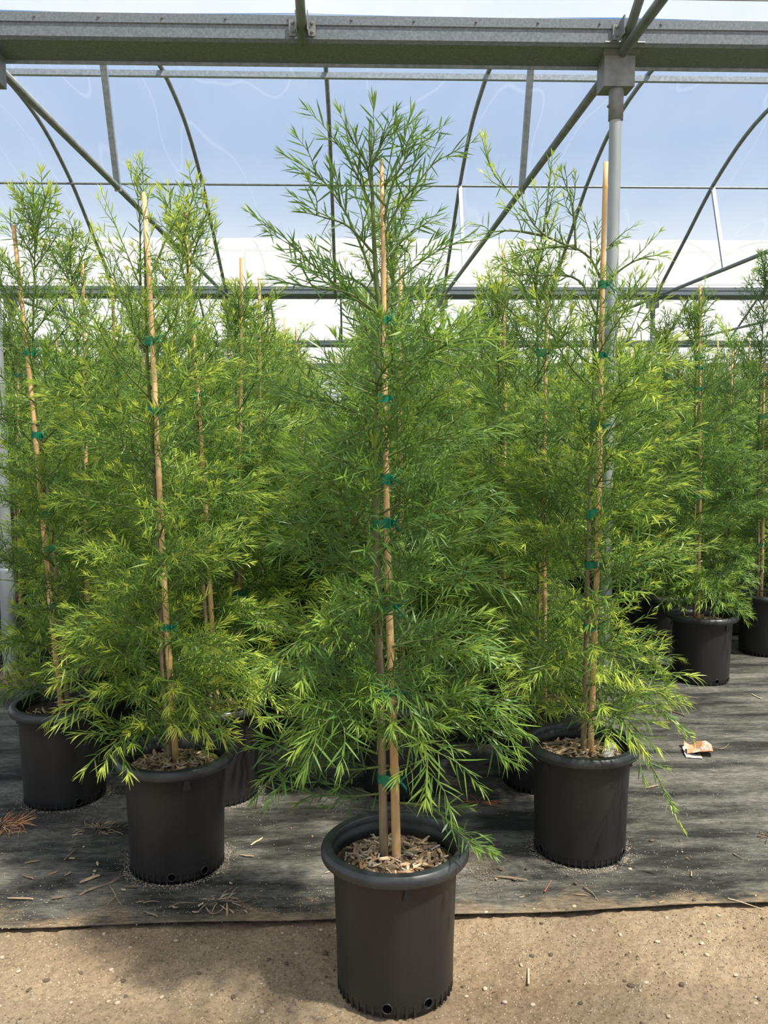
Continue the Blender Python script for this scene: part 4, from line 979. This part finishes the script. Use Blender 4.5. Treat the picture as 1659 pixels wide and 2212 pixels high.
grit('soil_crumb', 'fine dark crumbs in the tan soil', 3, 3200, lambda r: (r.uniform(-1.3,1.6), r.uniform(2.1,2.78), r.uniform(.0015,.0045)), M['clod'])
grit('spilled_soil', 'small spill of dark brown soil beside the lone forward pot', 4, 900, lambda r: (.45+r.normal(0,.045), 3.10+r.normal(0,.085), r.uniform(.001,.004)), M['clod'])

# torn packet, crumpled, with the printed number
def sheet(name, W_, H_, nx, ny, zf, mat, th=.0012):
    V = []; Fq = []
    for lv in (0, 1):
        for j in range(ny+1):
            for i in range(nx+1):
                u, v = i/nx, j/ny; cut = .08*math.sin(j*2.3)+.05*math.sin(i*3.1)
                V.append(((u-.5)*W_ + cut*.02, (v-.5)*H_ + .06*math.sin(i*1.9)*H_*.3, zf(u, v) - lv*th))
    n = (nx+1)*(ny+1); id_ = lambda i, j, l: l*n + j*(nx+1) + i
    for j in range(ny):
        for i in range(nx):
            Fq += [(id_(i,j,0), id_(i+1,j,0), id_(i+1,j+1,0), id_(i,j+1,0)), (id_(i,j,1), id_(i,j+1,1), id_(i+1,j+1,1), id_(i+1,j,1))]
    for i in range(nx): Fq += [(id_(i,0,0), id_(i,0,1), id_(i+1,0,1), id_(i+1,0,0)), (id_(i,ny,0), id_(i+1,ny,0), id_(i+1,ny,1), id_(i,ny,1))]
    for j in range(ny): Fq += [(id_(0,j,0), id_(0,j+1,0), id_(0,j+1,1), id_(0,j,1)), (id_(nx,j,0), id_(nx,j,1), id_(nx,j+1,1), id_(nx,j+1,0))]
    return MB().add(V, Fq).mesh(name, mat)
pk = tag(empty('torn_packet', (1.665, 4.145, .006), math.radians(-12)), 'crumpled torn orange and white packet lying on the ground cloth', 'packet')
zf = lambda u, v: .012 + .016*math.sin(u*7.5+v*3)*v + .012*math.sin(v*9+u*2) + .008*u
link('printed_sheet', sheet('printed_sheet', .125, .15, 9, 8, zf, M['paper_orange']), pk)
link('white_flap', sheet('white_flap', .075, .12, 6, 6, lambda u, v: .004 + .012*math.sin(u*5+1)*v, M['paper']), pk, loc=(-.035, -.045, 0))
fc = bpy.data.curves.new('printed_number', 'FONT'); fc.body = '101'; fc.size = .038; fc.extrude = .0006; fc.align_x = 'CENTER'
fc.materials.append(M['print_white']); fo_ = bpy.data.objects.new('tmp', fc); COL.objects.link(fo_); bpy.context.view_layer.update()
fm_ = bpy.data.meshes.new_from_object(fo_.evaluated_get(bpy.context.evaluated_depsgraph_get())); bpy.data.objects.remove(fo_)
fo = link('printed_number', fm_, pk, mat4=Matrix.Translation((.030, -.058, .030)) @ Matrix.Rotation(math.radians(14), 4, 'Z') @ Matrix.Rotation(math.radians(16), 4, 'X'))
ps = tag(link('paper_scrap', sheet('paper_scrap', .035, .03, 4, 4, lambda u, v: .004+.006*u*v, M['paper']), loc=(-.325, 5.02, .006)), 'tiny white paper scrap on the shaded cloth behind the pots', 'paper scrap')

# white plant tag standing in the mulch of the pot
tg = tag(empty('plant_tag', (.935, 3.150, .392)), 'white plastic plant tag leaning in the mulch of a pot', 'plant tag')
tg.rotation_euler = (math.radians(38), 0, math.radians(-28))
link('blade', sheet('blade', .036, .082, 4, 8, lambda u, v: .003*math.sin(v*3), M['paper'], .0015), tg)
link('printed_line', MB().box(-.017,.017,-.0285,-.0270,.0005,.0024).mesh('printed_line', M['bolt']), tg)
for k, (dx, dy) in enumerate(((.075,.03),(.088,.045))):
    o = link('dead_seedling', MB().tube([(0,0,0),(.002,.002,.05),(.004,.0,.085)], [.0022,.002,.0015], 6).mesh('dead_seedling', M['needle_red'], True), loc=(.845+dx+.03, 3.20+dy, .35))
    tag(o, 'thin red-brown dead seedling standing in the mulch by the white tag', 'dead seedling', 'dead stems by the tag')

# torn cloth gathered round the foot of the column
def skirt():
    V = []; Fq = []; n = 28
    for j in range(7):
        f = j/6
        for k in range(n):
            a = 2*math.pi*k/n; r = .046 + f*f*.13 + f*.02*math.sin(k*2.7+j); z = .075*(1-f)**1.6*(1+.6*math.sin(k*1.9)) + .005 + .008*math.sin(k*3.3+j*1.2)*f*(1-f)*3
            V.append((r*math.cos(a), r*math.sin(a), max(.004, z)))
    for j in range(6):
        for k in range(n): Fq.append((j*n+k, j*n+(k+1)%n, (j+1)*n+(k+1)%n, (j+1)*n+k))
    return MB().add(V, Fq).mesh('torn_cloth', M['cloth'])
tag(link('torn_cloth', skirt(), loc=(X0-STEP, D1, 0)), 'frayed black cloth flap gathered round the column foot', 'cloth flap')
